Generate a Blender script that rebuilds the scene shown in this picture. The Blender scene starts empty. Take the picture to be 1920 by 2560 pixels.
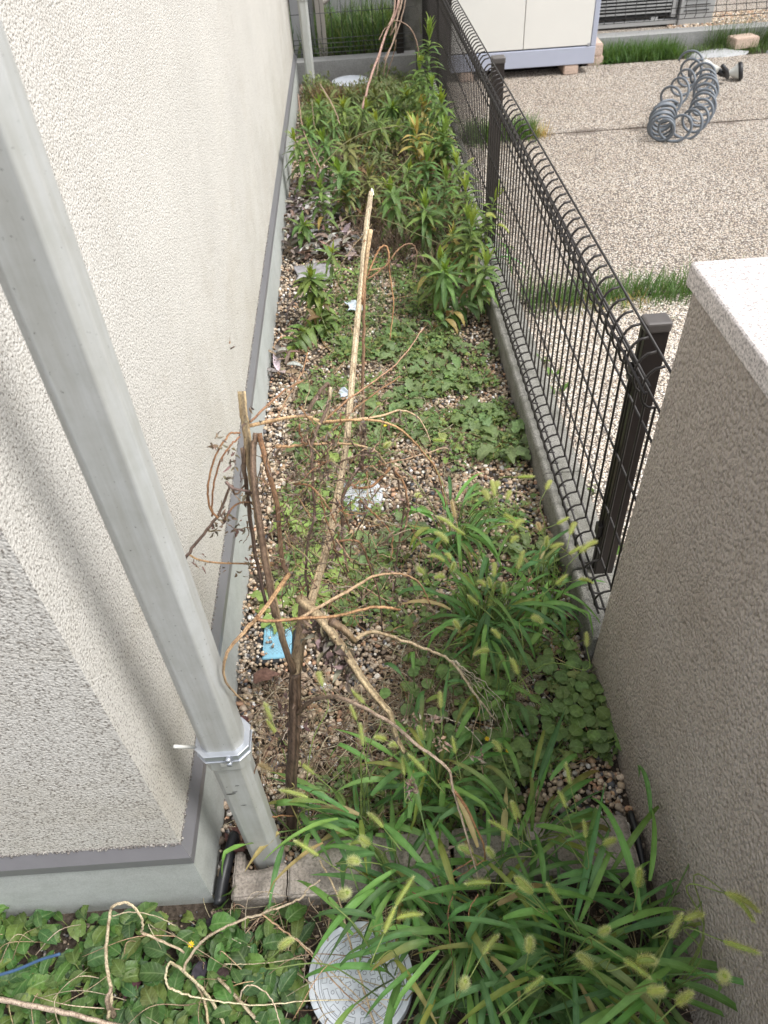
import bpy, math, random
import numpy as np
from mathutils import Vector, noise as mnoise

random.seed(7); RNG = np.random.default_rng(7)
scene = bpy.context.scene

# ------------------------------------------------------------------ camera (solved from the vanishing points)
CC = np.array([960.0, 1280.0]); FF = 1895.0; CH = 1.60
def _basis():
    n = np.array([1099 - 960, 3240 - 1280, FF]); n = n / np.linalg.norm(n)
    y = np.array([830 - 960, -550 - 1280, FF]); y = y - n * (y @ n); y /= np.linalg.norm(y)
    z = -n; x = np.cross(y, z)
    return np.array([x, y, z])
RR = _basis()
def ray(px, py): return RR @ np.array([px - 960.0, py - 1280.0, FF])
def U(px, py, z=0.0):
    d = ray(px, py); t = (z - CH) / d[2]; return d * t + np.array([0, 0, CH])
def Y(px, py, y):
    d = ray(px, py); t = y / d[1]; return d * t + np.array([0, 0, CH])

cd = bpy.data.cameras.new('camera'); cam = bpy.data.objects.new('camera', cd)
scene.collection.objects.link(cam); scene.camera = cam
cd.sensor_fit = 'VERTICAL'; cd.sensor_height = 36.0; cd.sensor_width = 27.0
cd.lens = FF / 2560 * 36; cd.clip_start = 0.02; cd.clip_end = 500
from mathutils import Matrix
m = Matrix(((RR[0][0], -RR[0][1], -RR[0][2], 0), (RR[1][0], -RR[1][1], -RR[1][2], 0),
            (RR[2][0], -RR[2][1], -RR[2][2], CH), (0, 0, 0, 1)))
cam.matrix_world = m
cd.dof.use_dof = True; cd.dof.focus_distance = 1.65; cd.dof.aperture_fstop = 8.0

# ------------------------------------------------------------------ light
world = bpy.data.worlds.new('World'); scene.world = world; world.use_nodes = True
wn = world.node_tree; bg = wn.nodes['Background']
sky = wn.nodes.new('ShaderNodeTexSky'); sky.sky_type = 'NISHITA'; sky.sun_disc = False
SUN_EL, SUN_AZ = math.radians(58), math.radians(112)     # azimuth measured from +y towards +x
sky.sun_elevation = SUN_EL; sky.sun_rotation = SUN_AZ; sky.dust_density = 3.0; sky.air_density = 1.2
hsv = wn.nodes.new('ShaderNodeHueSaturation'); hsv.inputs['Saturation'].default_value = 0.25
wn.links.new(sky.outputs[0], hsv.inputs['Color']); wn.links.new(hsv.outputs[0], bg.inputs['Color'])
bg.inputs['Strength'].default_value = 0.15
sl = bpy.data.lights.new('sun', 'SUN'); sl.energy = 1.5; sl.angle = math.radians(16); sl.color = (1.0, 0.975, 0.94)
so = bpy.data.objects.new('sun', sl); scene.collection.objects.link(so)
sd = Vector((math.sin(SUN_AZ) * math.cos(SUN_EL), math.cos(SUN_AZ) * math.cos(SUN_EL), math.sin(SUN_EL)))
so.rotation_euler = sd.to_track_quat('Z', 'Y').to_euler()
scene.view_settings.view_transform = 'Standard'; scene.view_settings.look = 'None'
scene.view_settings.exposure = 0.92; scene.view_settings.gamma = 1.0
scene.cycles.max_bounces = 6; scene.cycles.transparent_max_bounces = 6

# ------------------------------------------------------------------ materials
def newmat(name):
    mt = bpy.data.materials.new(name); mt.use_nodes = True
    nt = mt.node_tree; return mt, nt, nt.nodes['Principled BSDF']
def N(nt, t, **kw):
    n = nt.nodes.new(t)
    for k, v in kw.items():
        if k in n.inputs: n.inputs[k].default_value = v
        else: setattr(n, k, v)
    return n
def L(nt, a, b): nt.links.new(a, b)
def ramp(nt, stops, interp='LINEAR'):
    r = nt.nodes.new('ShaderNodeValToRGB'); cr = r.color_ramp; cr.interpolation = interp
    while len(cr.elements) < len(stops): cr.elements.new(0.5)
    for e, (p, c) in zip(cr.elements, stops):
        e.position = p; e.color = tuple(c) + ((1.0,) if len(c) == 3 else ())
    return r
def coords(nt, scale=(1, 1, 1)):
    tc = N(nt, 'ShaderNodeNewGeometry'); mp = N(nt, 'ShaderNodeMapping'); mp.inputs['Scale'].default_value = scale
    L(nt, tc.outputs['Position'], mp.inputs['Vector']); return mp.outputs[0]
def mixc(nt, fac, a, b, mode='MIX'):
    mx = nt.nodes.new('ShaderNodeMix'); mx.data_type = 'RGBA'; mx.blend_type = mode
    for s, v in ((mx.inputs[0], fac), (mx.inputs[6], a), (mx.inputs[7], b)):
        if hasattr(v, 'is_output'): L(nt, v, s)
        else: s.default_value = v if not isinstance(v, tuple) else (v + (1,) if len(v) == 3 else v)
    return mx.outputs[2]
def bump(nt, b, h, strength=0.5, dist=0.01, prev=None):
    bp = N(nt, 'ShaderNodeBump'); bp.inputs['Strength'].default_value = strength; bp.inputs['Distance'].default_value = dist
    L(nt, h, bp.inputs['Height'])
    if prev is not None: L(nt, prev, bp.inputs['Normal'])
    L(nt, bp.outputs[0], b.inputs['Normal']); return bp.outputs[0]

def m_plain(name, col, rough=0.5, metal=0.0, nscale=40, namp=0.12, bstr=0.0, bdist=0.002, vcol=False, spec=0.5):
    mt, nt, b = newmat(name)
    v = coords(nt); n1 = N(nt, 'ShaderNodeTexNoise', Scale=nscale, Detail=5.0, Roughness=0.6); L(nt, v, n1.inputs['Vector'])
    n2 = N(nt, 'ShaderNodeTexNoise', Scale=nscale * 0.13, Detail=3.0); L(nt, v, n2.inputs['Vector'])
    mm = N(nt, 'ShaderNodeMath', operation='ADD'); L(nt, n1.outputs[0], mm.inputs[0]); L(nt, n2.outputs[0], mm.inputs[1])
    r = ramp(nt, [(0.6, (1 - namp * 1.6,) * 3), (1.35, (1 + namp,) * 3)]); 
    mr = N(nt, 'ShaderNodeMapRange'); mr.inputs[1].default_value = 0.6; mr.inputs[2].default_value = 1.4
    mr.inputs[3].default_value = 1 - namp * 1.5; mr.inputs[4].default_value = 1 + namp
    L(nt, mm.outputs[0], mr.inputs[0])
    base = col + (1,) if len(col) == 3 else col
    if vcol:
        a = N(nt, 'ShaderNodeVertexColor', layer_name='Col'); src = a.outputs[0]
    else: src = base
    vm = nt.nodes.new('ShaderNodeVectorMath'); vm.operation = 'SCALE'
    if vcol: L(nt, src, vm.inputs[0])
    else: vm.inputs[0].default_value = col[:3]
    L(nt, mr.outputs[0], vm.inputs['Scale']); L(nt, vm.outputs[0], b.inputs['Base Color'])
    b.inputs['Roughness'].default_value = rough; b.inputs['Metallic'].default_value = metal
    b.inputs['Specular IOR Level'].default_value = spec
    if bstr: bump(nt, b, n1.outputs[0], bstr, bdist)
    nt.nodes.remove(r)
    return mt

def m_leaf(name, trans=0.3, rough=0.45, nscale=120, namp=0.22, spec=0.4, vein=0.0, par=0.0, tint=(1.0, 1.0, 1.0)):
    mt, nt, b = newmat(name)
    a = N(nt, 'ShaderNodeVertexColor', layer_name='Col'); v = coords(nt)
    n1 = N(nt, 'ShaderNodeTexNoise', Scale=nscale, Detail=3.0); L(nt, v, n1.inputs['Vector'])
    mr = N(nt, 'ShaderNodeMapRange'); mr.inputs[1].default_value = 0.3; mr.inputs[2].default_value = 0.7
    mr.inputs[3].default_value = 1 - namp; mr.inputs[4].default_value = 1 + namp; L(nt, n1.outputs[0], mr.inputs[0])
    vm = nt.nodes.new('ShaderNodeVectorMath'); vm.operation = 'SCALE'; L(nt, mixc(nt, 1.0, a.outputs[0], tint, 'MULTIPLY'), vm.inputs[0]); L(nt, mr.outputs[0], vm.inputs['Scale'])
    csrc = vm.outputs[0]; hs = None
    if vein or par:
        at = N(nt, 'ShaderNodeAttribute', attribute_name='LUV'); sx = N(nt, 'ShaderNodeSeparateXYZ'); L(nt, at.outputs['Vector'], sx.inputs[0])
        def MT(op, a_, b_=None):
            q = N(nt, 'ShaderNodeMath', operation=op)
            for k_, v_ in enumerate((a_, b_)):
                if v_ is None: continue
                if hasattr(v_, 'is_output'): L(nt, v_, q.inputs[k_])
                else: q.inputs[k_].default_value = v_
            return q.outputs[0]
        au = MT('ABSOLUTE', sx.outputs[0])
        if vein: ph_ = MT('SUBTRACT', MT('MULTIPLY', sx.outputs[1], 4.5), MT('MULTIPLY', au, 1.3))
        else: ph_ = MT('MULTIPLY', au, 4.0)
        fr = MT('ABSOLUTE', MT('SUBTRACT', MT('FRACT', ph_), 0.5))
        line = N(nt, 'ShaderNodeMapRange'); line.inputs[1].default_value = 0.0; line.inputs[2].default_value = 0.14; line.inputs[3].default_value = 1.0; line.inputs[4].default_value = 0.0; L(nt, fr, line.inputs[0])
        mid = N(nt, 'ShaderNodeMapRange'); mid.inputs[1].default_value = 0.04; mid.inputs[2].default_value = 0.13; mid.inputs[3].default_value = 1.0; mid.inputs[4].default_value = 0.0; L(nt, au, mid.inputs[0])
        m2 = MT('MAXIMUM', MT('MULTIPLY', line.outputs[0], 0.55), mid.outputs[0])
        csrc = mixc(nt, MT('MULTIPLY', m2, max(vein, par)), vm.outputs[0], (0.30, 0.40, 0.17))
        hs = MT('SUBTRACT', n1.outputs[0], MT('MULTIPLY', m2, 0.8))
    L(nt, csrc, b.inputs['Base Color']); b.inputs['Roughness'].default_value = rough
    b.inputs['Specular IOR Level'].default_value = spec
    bump(nt, b, hs or n1.outputs[0], 0.4, 0.002)
    tr = N(nt, 'ShaderNodeBsdfTranslucent'); vm2 = nt.nodes.new('ShaderNodeVectorMath'); vm2.operation = 'MULTIPLY'
    vm2.inputs[1].default_value = (1.5, 1.35, 0.7); L(nt, vm.outputs[0], vm2.inputs[0]); L(nt, vm2.outputs[0], tr.inputs['Color'])
    mx = N(nt, 'ShaderNodeMixShader'); mx.inputs[0].default_value = trans
    L(nt, b.outputs[0], mx.inputs[1]); L(nt, tr.outputs[0], mx.inputs[2])
    L(nt, mx.outputs[0], nt.nodes['Material Output'].inputs['Surface'])
    return mt

def m_stucco(name, col, dark, cell=420, bstr=0.9, bdist=0.003, stretch=(1, 1, 1), pit=0.35, stain=0.0, stain_col=(0.2, 0.17, 0.12), lump=False):
    """sprayed render: dense small grains with darker pits between them"""
    mt, nt, b = newmat(name); v = coords(nt, stretch)
    n1 = N(nt, 'ShaderNodeTexNoise', Scale=float(cell), Detail=2.5, Roughness=0.55); L(nt, v, n1.inputs['Vector'])
    vo = N(nt, 'ShaderNodeTexVoronoi', Scale=cell * 0.8, Randomness=1.0); L(nt, v, vo.inputs['Vector'])
    n3 = N(nt, 'ShaderNodeTexNoise', Scale=2.2, Detail=5.0, Roughness=0.6); L(nt, coords(nt), n3.inputs['Vector'])
    r = ramp(nt, [(0.36, dark), (0.47, col), (1.0, tuple(min(1, c * 1.05) for c in col))]); L(nt, n1.outputs[0], r.inputs[0])
    c = mixc(nt, pit, col, r.outputs[0])
    if stain:
        n4 = N(nt, 'ShaderNodeTexNoise', Scale=9.0, Detail=7.0, Roughness=0.7); L(nt, coords(nt, (1, 1, .35)), n4.inputs['Vector'])
        r2 = ramp(nt, [(0.46, (0, 0, 0)), (0.72, (stain,) * 3)]); L(nt, n4.outputs[0], r2.inputs[0])
        c = mixc(nt, r2.outputs[0], c, stain_col)
    r3 = ramp(nt, [(0.3, (0.9,) * 3), (0.7, (1.0,) * 3)]); L(nt, n3.outputs[0], r3.inputs[0])
    c = mixc(nt, 1.0, c, r3.outputs[0], 'MULTIPLY')
    n5 = N(nt, 'ShaderNodeTexNoise', Scale=16.0, Detail=5.0, Roughness=0.65); L(nt, coords(nt, (1, 1, .09)), n5.inputs['Vector'])
    r5 = ramp(nt, [(0.5, (1.0,) * 3), (0.72, (0.95, 0.945, 0.935))]); L(nt, n5.outputs[0], r5.inputs[0]); c = mixc(nt, 1.0, c, r5.outputs[0], 'MULTIPLY')
    n6 = N(nt, 'ShaderNodeTexNoise', Scale=3.5, Detail=8.0, Roughness=0.75); L(nt, coords(nt, (1, 1, 1.6)), n6.inputs['Vector'])
    sz = N(nt, 'ShaderNodeSeparateXYZ'); L(nt, coords(nt), sz.inputs[0]); mz = N(nt, 'ShaderNodeMapRange'); mz.inputs[1].default_value = 0.0; mz.inputs[2].default_value = 0.9; mz.inputs[3].default_value = 0.30; mz.inputs[4].default_value = 0.0; L(nt, sz.outputs[2], mz.inputs[0])
    ms = N(nt, 'ShaderNodeMath', operation='ADD'); L(nt, n6.outputs[0], ms.inputs[0]); L(nt, mz.outputs[0], ms.inputs[1])
    r6 = ramp(nt, [(0.56, (1.0,) * 3), (0.85, (0.87, 0.85, 0.81))]); L(nt, ms.outputs[0], r6.inputs[0]); c = mixc(nt, 1.0, c, r6.outputs[0], 'MULTIPLY')
    L(nt, c, b.inputs['Base Color']); b.inputs['Roughness'].default_value = 0.9
    ad = N(nt, 'ShaderNodeMath', operation='SUBTRACT'); L(nt, n1.outputs[0], ad.inputs[0])
    mu = N(nt, 'ShaderNodeMath', operation='MULTIPLY'); mu.inputs[1].default_value = 0.5; L(nt, vo.outputs[0], mu.inputs[0]); L(nt, mu.outputs[0], ad.inputs[1])
    if lump:
        dn = N(nt, 'ShaderNodeTexNoise', Scale=90.0, Detail=2.0); L(nt, v, dn.inputs['Vector'])
        wv = nt.nodes.new('ShaderNodeVectorMath'); wv.operation = 'MULTIPLY_ADD'; wv.inputs[1].default_value = (.006, .006, .006); L(nt, dn.outputs['Color'], wv.inputs[0]); L(nt, v, wv.inputs[2])
        v2 = N(nt, 'ShaderNodeTexVoronoi', Scale=float(cell), feature='SMOOTH_F1'); v2.inputs['Smoothness'].default_value = 0.15; L(nt, wv.outputs[0], v2.inputs['Vector'])
        iv = N(nt, 'ShaderNodeMath', operation='SUBTRACT'); iv.inputs[0].default_value = 1.0; L(nt, v2.outputs['Distance'], iv.inputs[1])
        sm = N(nt, 'ShaderNodeMath', operation='MULTIPLY_ADD'); sm.inputs[1].default_value = 0.5; L(nt, n1.outputs[0], sm.inputs[0]); L(nt, iv.outputs[0], sm.inputs[2])
        bump(nt, b, sm.outputs[0], bstr, bdist); return mt
    bump(nt, b, ad.outputs[0], bstr, bdist); return mt

def m_concrete(name, col, rough=0.9, speck=0.5, grime=0.6, grime_col=(0.09, 0.085, 0.07), fine=260, bstr=0.6):
    mt, nt, b = newmat(name); v = coords(nt)
    n1 = N(nt, 'ShaderNodeTexNoise', Scale=float(fine), Detail=3.0, Roughness=0.7); L(nt, v, n1.inputs['Vector'])
    n2 = N(nt, 'ShaderNodeTexNoise', Scale=14.0, Detail=8.0, Roughness=0.72); L(nt, v, n2.inputs['Vector'])
    r = ramp(nt, [(0.35, tuple(c * (1 - speck) for c in col)), (0.5, col), (0.68, tuple(min(1, c * (1 + speck * .6)) for c in col))]); L(nt, n1.outputs[0], r.inputs[0])
    r2 = ramp(nt, [(0.45, (0,) * 3), (0.75, (grime,) * 3)]); L(nt, n2.outputs[0], r2.inputs[0])
    c = mixc(nt, r2.outputs[0], r.outputs[0], grime_col)
    L(nt, c, b.inputs['Base Color']); b.inputs['Roughness'].default_value = rough
    nb = bump(nt, b, n1.outputs[0], bstr, 0.002); bump(nt, b, n2.outputs[0], 0.3, 0.006, nb); return mt

def m_aggregate(name, scale=130):
    """washed aggregate: small rounded stones set in grey mortar"""
    mt, nt, b = newmat(name); v = coords(nt)
    vo = N(nt, 'ShaderNodeTexVoronoi', Scale=float(scale), Randomness=0.9); L(nt, v, vo.inputs['Vector'])
    sep = N(nt, 'ShaderNodeSeparateColor'); L(nt, vo.outputs['Color'], sep.inputs[0])
    pal = ramp(nt, [(0.0, (0.60, 0.51, 0.41)), (0.2, (0.70, 0.63, 0.54)), (0.4, (0.44, 0.36, 0.28)), (0.52, (0.74, 0.70, 0.64)), (0.7, (0.60, 0.50, 0.41)), (0.82, (0.24, 0.22, 0.2)), (0.9, (0.62, 0.55, 0.46))], 'CONSTANT'); L(nt, sep.outputs[0], pal.inputs[0])
    edge = ramp(nt, [(0.0, (1, 1, 1)), (0.42, (1, 1, 1)), (0.64, (0, 0, 0))]); L(nt, vo.outputs['Distance'], edge.inputs[0])
    n2 = N(nt, 'ShaderNodeTexNoise', Scale=1.4, Detail=6.0, Roughness=0.6); L(nt, v, n2.inputs['Vector'])
    dirt = ramp(nt, [(0.35, (0.88, 0.86, 0.84)), (0.6, (1, 1, 1))]); L(nt, n2.outputs[0], dirt.inputs[0])
    c = mixc(nt, edge.outputs[0], (0.15, 0.125, 0.105), pal.outputs[0]); c = mixc(nt, 1.0, c, dirt.outputs[0], 'MULTIPLY')
    sy = N(nt, 'ShaderNodeSeparateXYZ'); L(nt, v, sy.inputs[0]); d1 = N(nt, 'ShaderNodeMath', operation='SUBTRACT'); d1.inputs[1].default_value = 4.65; L(nt, sy.outputs[1], d1.inputs[0])
    d2 = N(nt, 'ShaderNodeMath', operation='ABSOLUTE'); L(nt, d1.outputs[0], d2.inputs[0]); d3 = N(nt, 'ShaderNodeMapRange'); d3.inputs[1].default_value = 0.0; d3.inputs[2].default_value = 0.09; d3.inputs[3].default_value = 0.30; d3.inputs[4].default_value = 0.0; L(nt, d2.outputs[0], d3.inputs[0])
    dn = N(nt, 'ShaderNodeTexNoise', Scale=6.0, Detail=7.0, Roughness=0.75); L(nt, v, dn.inputs['Vector']); da = N(nt, 'ShaderNodeMath', operation='ADD'); L(nt, dn.outputs[0], da.inputs[0]); L(nt, d3.outputs[0], da.inputs[1])
    dr = ramp(nt, [(0.66, (0, 0, 0)), (0.80, (0.75,) * 3)]); L(nt, da.outputs[0], dr.inputs[0]); c = mixc(nt, dr.outputs[0], c, (0.13, 0.10, 0.08))
    L(nt, c, b.inputs['Base Color']); b.inputs['Roughness'].default_value = 0.75
    inv = N(nt, 'ShaderNodeMath', operation='SUBTRACT'); inv.inputs[0].default_value = 1.0; L(nt, vo.outputs['Distance'], inv.inputs[1])
    bump(nt, b, inv.outputs[0], 1.0, 0.009); return mt

def m_soil(name):
    mt, nt, b = newmat(name); v = coords(nt)
    n1 = N(nt, 'ShaderNodeTexNoise', Scale=90.0, Detail=8.0, Roughness=0.75); L(nt, v, n1.inputs['Vector'])
    vo = N(nt, 'ShaderNodeTexVoronoi', Scale=110.0); L(nt, v, vo.inputs['Vector'])
    r = ramp(nt, [(0.3, (0.02, 0.015, 0.01)), (0.5, (0.07, 0.052, 0.038)), (0.75, (0.17, 0.14, 0.11))]); L(nt, n1.outputs[0], r.inputs[0])
    L(nt, r.outputs[0], b.inputs['Base Color']); b.inputs['Roughness'].default_value = 0.95
    nb = bump(nt, b, n1.outputs[0], 0.8, 0.01); bump(nt, b, vo.outputs[0], 0.5, 0.006, nb); return mt

def m_stalk(name):
    """dry fibrous stalk: streaks along its length via object z, vertex colour base"""
    mt, nt, b = newmat(name); a = N(nt, 'ShaderNodeVertexColor', layer_name='Col')
    v = coords(nt, (1, 1, .12)); n1 = N(nt, 'ShaderNodeTexNoise', Scale=420.0, Detail=4.0, Roughness=0.7); L(nt, v, n1.inputs['Vector'])
    n2 = N(nt, 'ShaderNodeTexNoise', Scale=70.0, Detail=4.0, Roughness=0.7); L(nt, coords(nt, (1, 1, .3)), n2.inputs['Vector'])
    r = ramp(nt, [(0.33, (0.35, 0.3, 0.26)), (0.5, (0.95,) * 3), (0.7, (1.3, 1.28, 1.2))]); L(nt, n1.outputs[0], r.inputs[0])
    r2 = ramp(nt, [(0.3, (0.5, 0.43, 0.36)), (0.5, (1, 1, 1)), (0.8, (1.15,) * 3)]); L(nt, n2.outputs[0], r2.inputs[0])
    c = mixc(nt, 1.0, a.outputs[0], r.outputs[0], 'MULTIPLY'); c = mixc(nt, 1.0, c, r2.outputs[0], 'MULTIPLY')
    L(nt, c, b.inputs['Base Color']); b.inputs['Roughness'].default_value = 0.65; bump(nt, b, n1.outputs[0], 0.5, 0.002); return mt

M = {}
M['soil'] = m_soil('soil')
M['wall_side'] = m_stucco('cream_stucco', (0.69, 0.665, 0.615), (0.17, 0.145, 0.12), cell=260, bstr=0.8, bdist=0.0019, pit=0.85, lump=True)
M['brown'] = m_stucco('brown_stucco', (0.47, 0.415, 0.37), (0.26, 0.22, 0.19), cell=165, bstr=1.0, bdist=0.0065, stretch=(1, 1, 0.75), pit=0.6, lump=True)
M['foundation'] = m_concrete('foundation_render', (0.47, 0.49, 0.47), speck=0.12, grime=0.35, grime_col=(0.22, 0.23, 0.2), fine=300, bstr=0.35)
M['trim'] = m_plain('grey_aluminium', (0.27, 0.265, 0.285), 0.42, 0.35, 30, 0.06)
M['pipe'] = m_plain('grey_pvc', (0.345, 0.355, 0.345), 0.42, 0, 12, 0.07, 0.1)
def m_pipe():
    mt, nt, b = newmat('weathered_pvc'); n1 = N(nt, 'ShaderNodeTexNoise', Scale=60.0, Detail=6.0, Roughness=0.7); L(nt, coords(nt, (1, 1, .06)), n1.inputs['Vector'])
    n2 = N(nt, 'ShaderNodeTexNoise', Scale=7.0, Detail=6.0, Roughness=0.7); L(nt, coords(nt), n2.inputs['Vector']); n3 = N(nt, 'ShaderNodeTexNoise', Scale=260.0, Detail=2.0); L(nt, coords(nt), n3.inputs['Vector'])
    r1 = ramp(nt, [(0.35, (0.40, 0.40, 0.375)), (0.6, (0.47, 0.48, 0.47))]); L(nt, n1.outputs[0], r1.inputs[0])
    r2 = ramp(nt, [(0.35, (0.86, 0.86, 0.83)), (0.65, (1.05, 1.05, 1.05))]); L(nt, n2.outputs[0], r2.inputs[0]); c = mixc(nt, 1.0, r1.outputs[0], r2.outputs[0], 'MULTIPLY')
    r3 = ramp(nt, [(0.24, (0.25, 0.25, 0.24)), (0.29, (1, 1, 1))]); L(nt, n3.outputs[0], r3.inputs[0]); c = mixc(nt, 1.0, c, r3.outputs[0], 'MULTIPLY')
    L(nt, c, b.inputs['Base Color']); mr = N(nt, 'ShaderNodeMapRange'); mr.inputs[3].default_value = 0.32; mr.inputs[4].default_value = 0.6; L(nt, n2.outputs[0], mr.inputs[0]); L(nt, mr.outputs[0], b.inputs['Roughness']); bump(nt, b, n1.outputs[0], 0.08, 0.002); return mt
M['pipe'] = m_pipe()
M['band'] = m_plain('bracket_metal', (0.50, 0.53, 0.58), 0.32, 0.6, 30, 0.08)
M['curb'] = m_concrete('curb_concrete', (0.245, 0.238, 0.215), speck=0.65, grime=0.95, grime_col=(0.085, 0.085, 0.062), fine=300, bstr=0.9)
M['edging'] = m_concrete('edging_stone', (0.34, 0.30, 0.26), speck=0.4, grime=0.8, grime_col=(0.12, 0.095, 0.075), fine=180)
M['concrete'] = m_concrete('grey_concrete', (0.33, 0.33, 0.32), speck=0.2, grime=0.5, grime_col=(0.2, 0.2, 0.19), fine=120, bstr=0.3)
M['agg'] = m_aggregate('washed_aggregate')
M['granite'] = m_concrete('granite', (0.60, 0.555, 0.535), speck=0.6, grime=0.15, grime_col=(0.4, 0.36, 0.34), fine=230, bstr=0.5)
M['black'] = m_plain('black_rubber', (0.018, 0.019, 0.022), 0.45, 0, 60, 0.3, 0.2)
M['wire'] = m_plain('dark_brown_wire', (0.030, 0.026, 0.025), 0.5, 0.1, 200, 0.15)
M['post'] = m_plain('dark_brown_aluminium', (0.045, 0.038, 0.036), 0.35, 0.5, 40, 0.1)
M['postcap'] = m_plain('post_cap_plastic', (0.10, 0.09, 0.085), 0.4, 0.0, 60, 0.12)
M['wiregrey'] = m_plain('grey_wire', (0.09, 0.095, 0.09), 0.45, 0.3, 200, 0.15)
M['shed'] = m_plain('cream_steel', (0.76, 0.75, 0.71), 0.38, 0, 3, 0.03)
M['shedframe'] = m_plain('lilac_steel', (0.42, 0.45, 0.55), 0.42, 0, 6, 0.05)
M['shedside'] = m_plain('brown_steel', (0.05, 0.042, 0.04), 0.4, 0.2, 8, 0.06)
M['brick'] = m_concrete('pink_brick', (0.55, 0.42, 0.34), speck=0.25, grime=0.3, grime_col=(0.35, 0.27, 0.22), fine=120)
M['hose'] = m_plain('grey_hose', (0.145, 0.165, 0.19), 0.42, 0, 30, 0.1)
M['white'] = m_plain('white_plastic', (0.62, 0.62, 0.58), 0.4, 0, 40, 0.08)
M['lid'] = m_plain('pale_grey_resin', (0.62, 0.66, 0.71), 0.5, 0, 25, 0.12, 0.15)
M['lidline'] = m_plain('lid_groove', (0.20, 0.215, 0.235), 0.8, 0, 50, 0.3)
M['blue'] = m_plain('blue_resin', (0.24, 0.50, 0.64), 0.45, 0, 40, 0.12)
M['ac'] = m_plain('ac_steel', (0.42, 0.42, 0.41), 0.5, 0, 8, 0.06)
M['acdark'] = m_plain('ac_inside', (0.02, 0.02, 0.02), 0.7, 0, 20, 0.2)
M['greypaint'] = m_plain('grey_paint', (0.36, 0.36, 0.37), 0.55, 0, 6, 0.06)
M['beigepaint'] = m_plain('beige_paint', (0.42, 0.38, 0.34), 0.55, 0, 6, 0.06)
M['leaf'] = m_leaf('green_leaf', 0.28, 0.45, vein=0.38, tint=(1.18, 1.0, .78))
M['grass'] = m_leaf('grass_blade', 0.3, 0.42, 60, 0.15, par=0.22, tint=(1.08, 1.06, .92))
M['head'] = m_leaf('seed_head_hair', 0.5, 0.6, 200, 0.1)
M['dry'] = m_leaf('dry_leaf', 0.08, 0.7, 160, 0.35, 0.25)
M['stalk'] = m_stalk('dry_stalk')
M['pebble'] = m_plain('pebble', (0.5, 0.5, 0.5), 0.62, 0, 260, 0.16, 0.25, 0.001, vcol=True)
M['rock'] = m_concrete('pale_rock', (0.38, 0.385, 0.39), speck=0.2, grime=0.3, grime_col=(0.3, 0.3, 0.3), fine=90)
M['bluecord'] = m_plain('blue_cord', (0.045, 0.10, 0.20), 0.6, 0, 200, 0.2)
M['plasticbag'] = m_plain('clear_film', (0.34, 0.33, 0.345), 0.2, 0, 60, 0.3, 0.6, 0.004)
M['paper'] = m_plain('white_paper', (0.48, 0.54, 0.60), 0.7, 0, 60, 0.1, 0.2)

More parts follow.
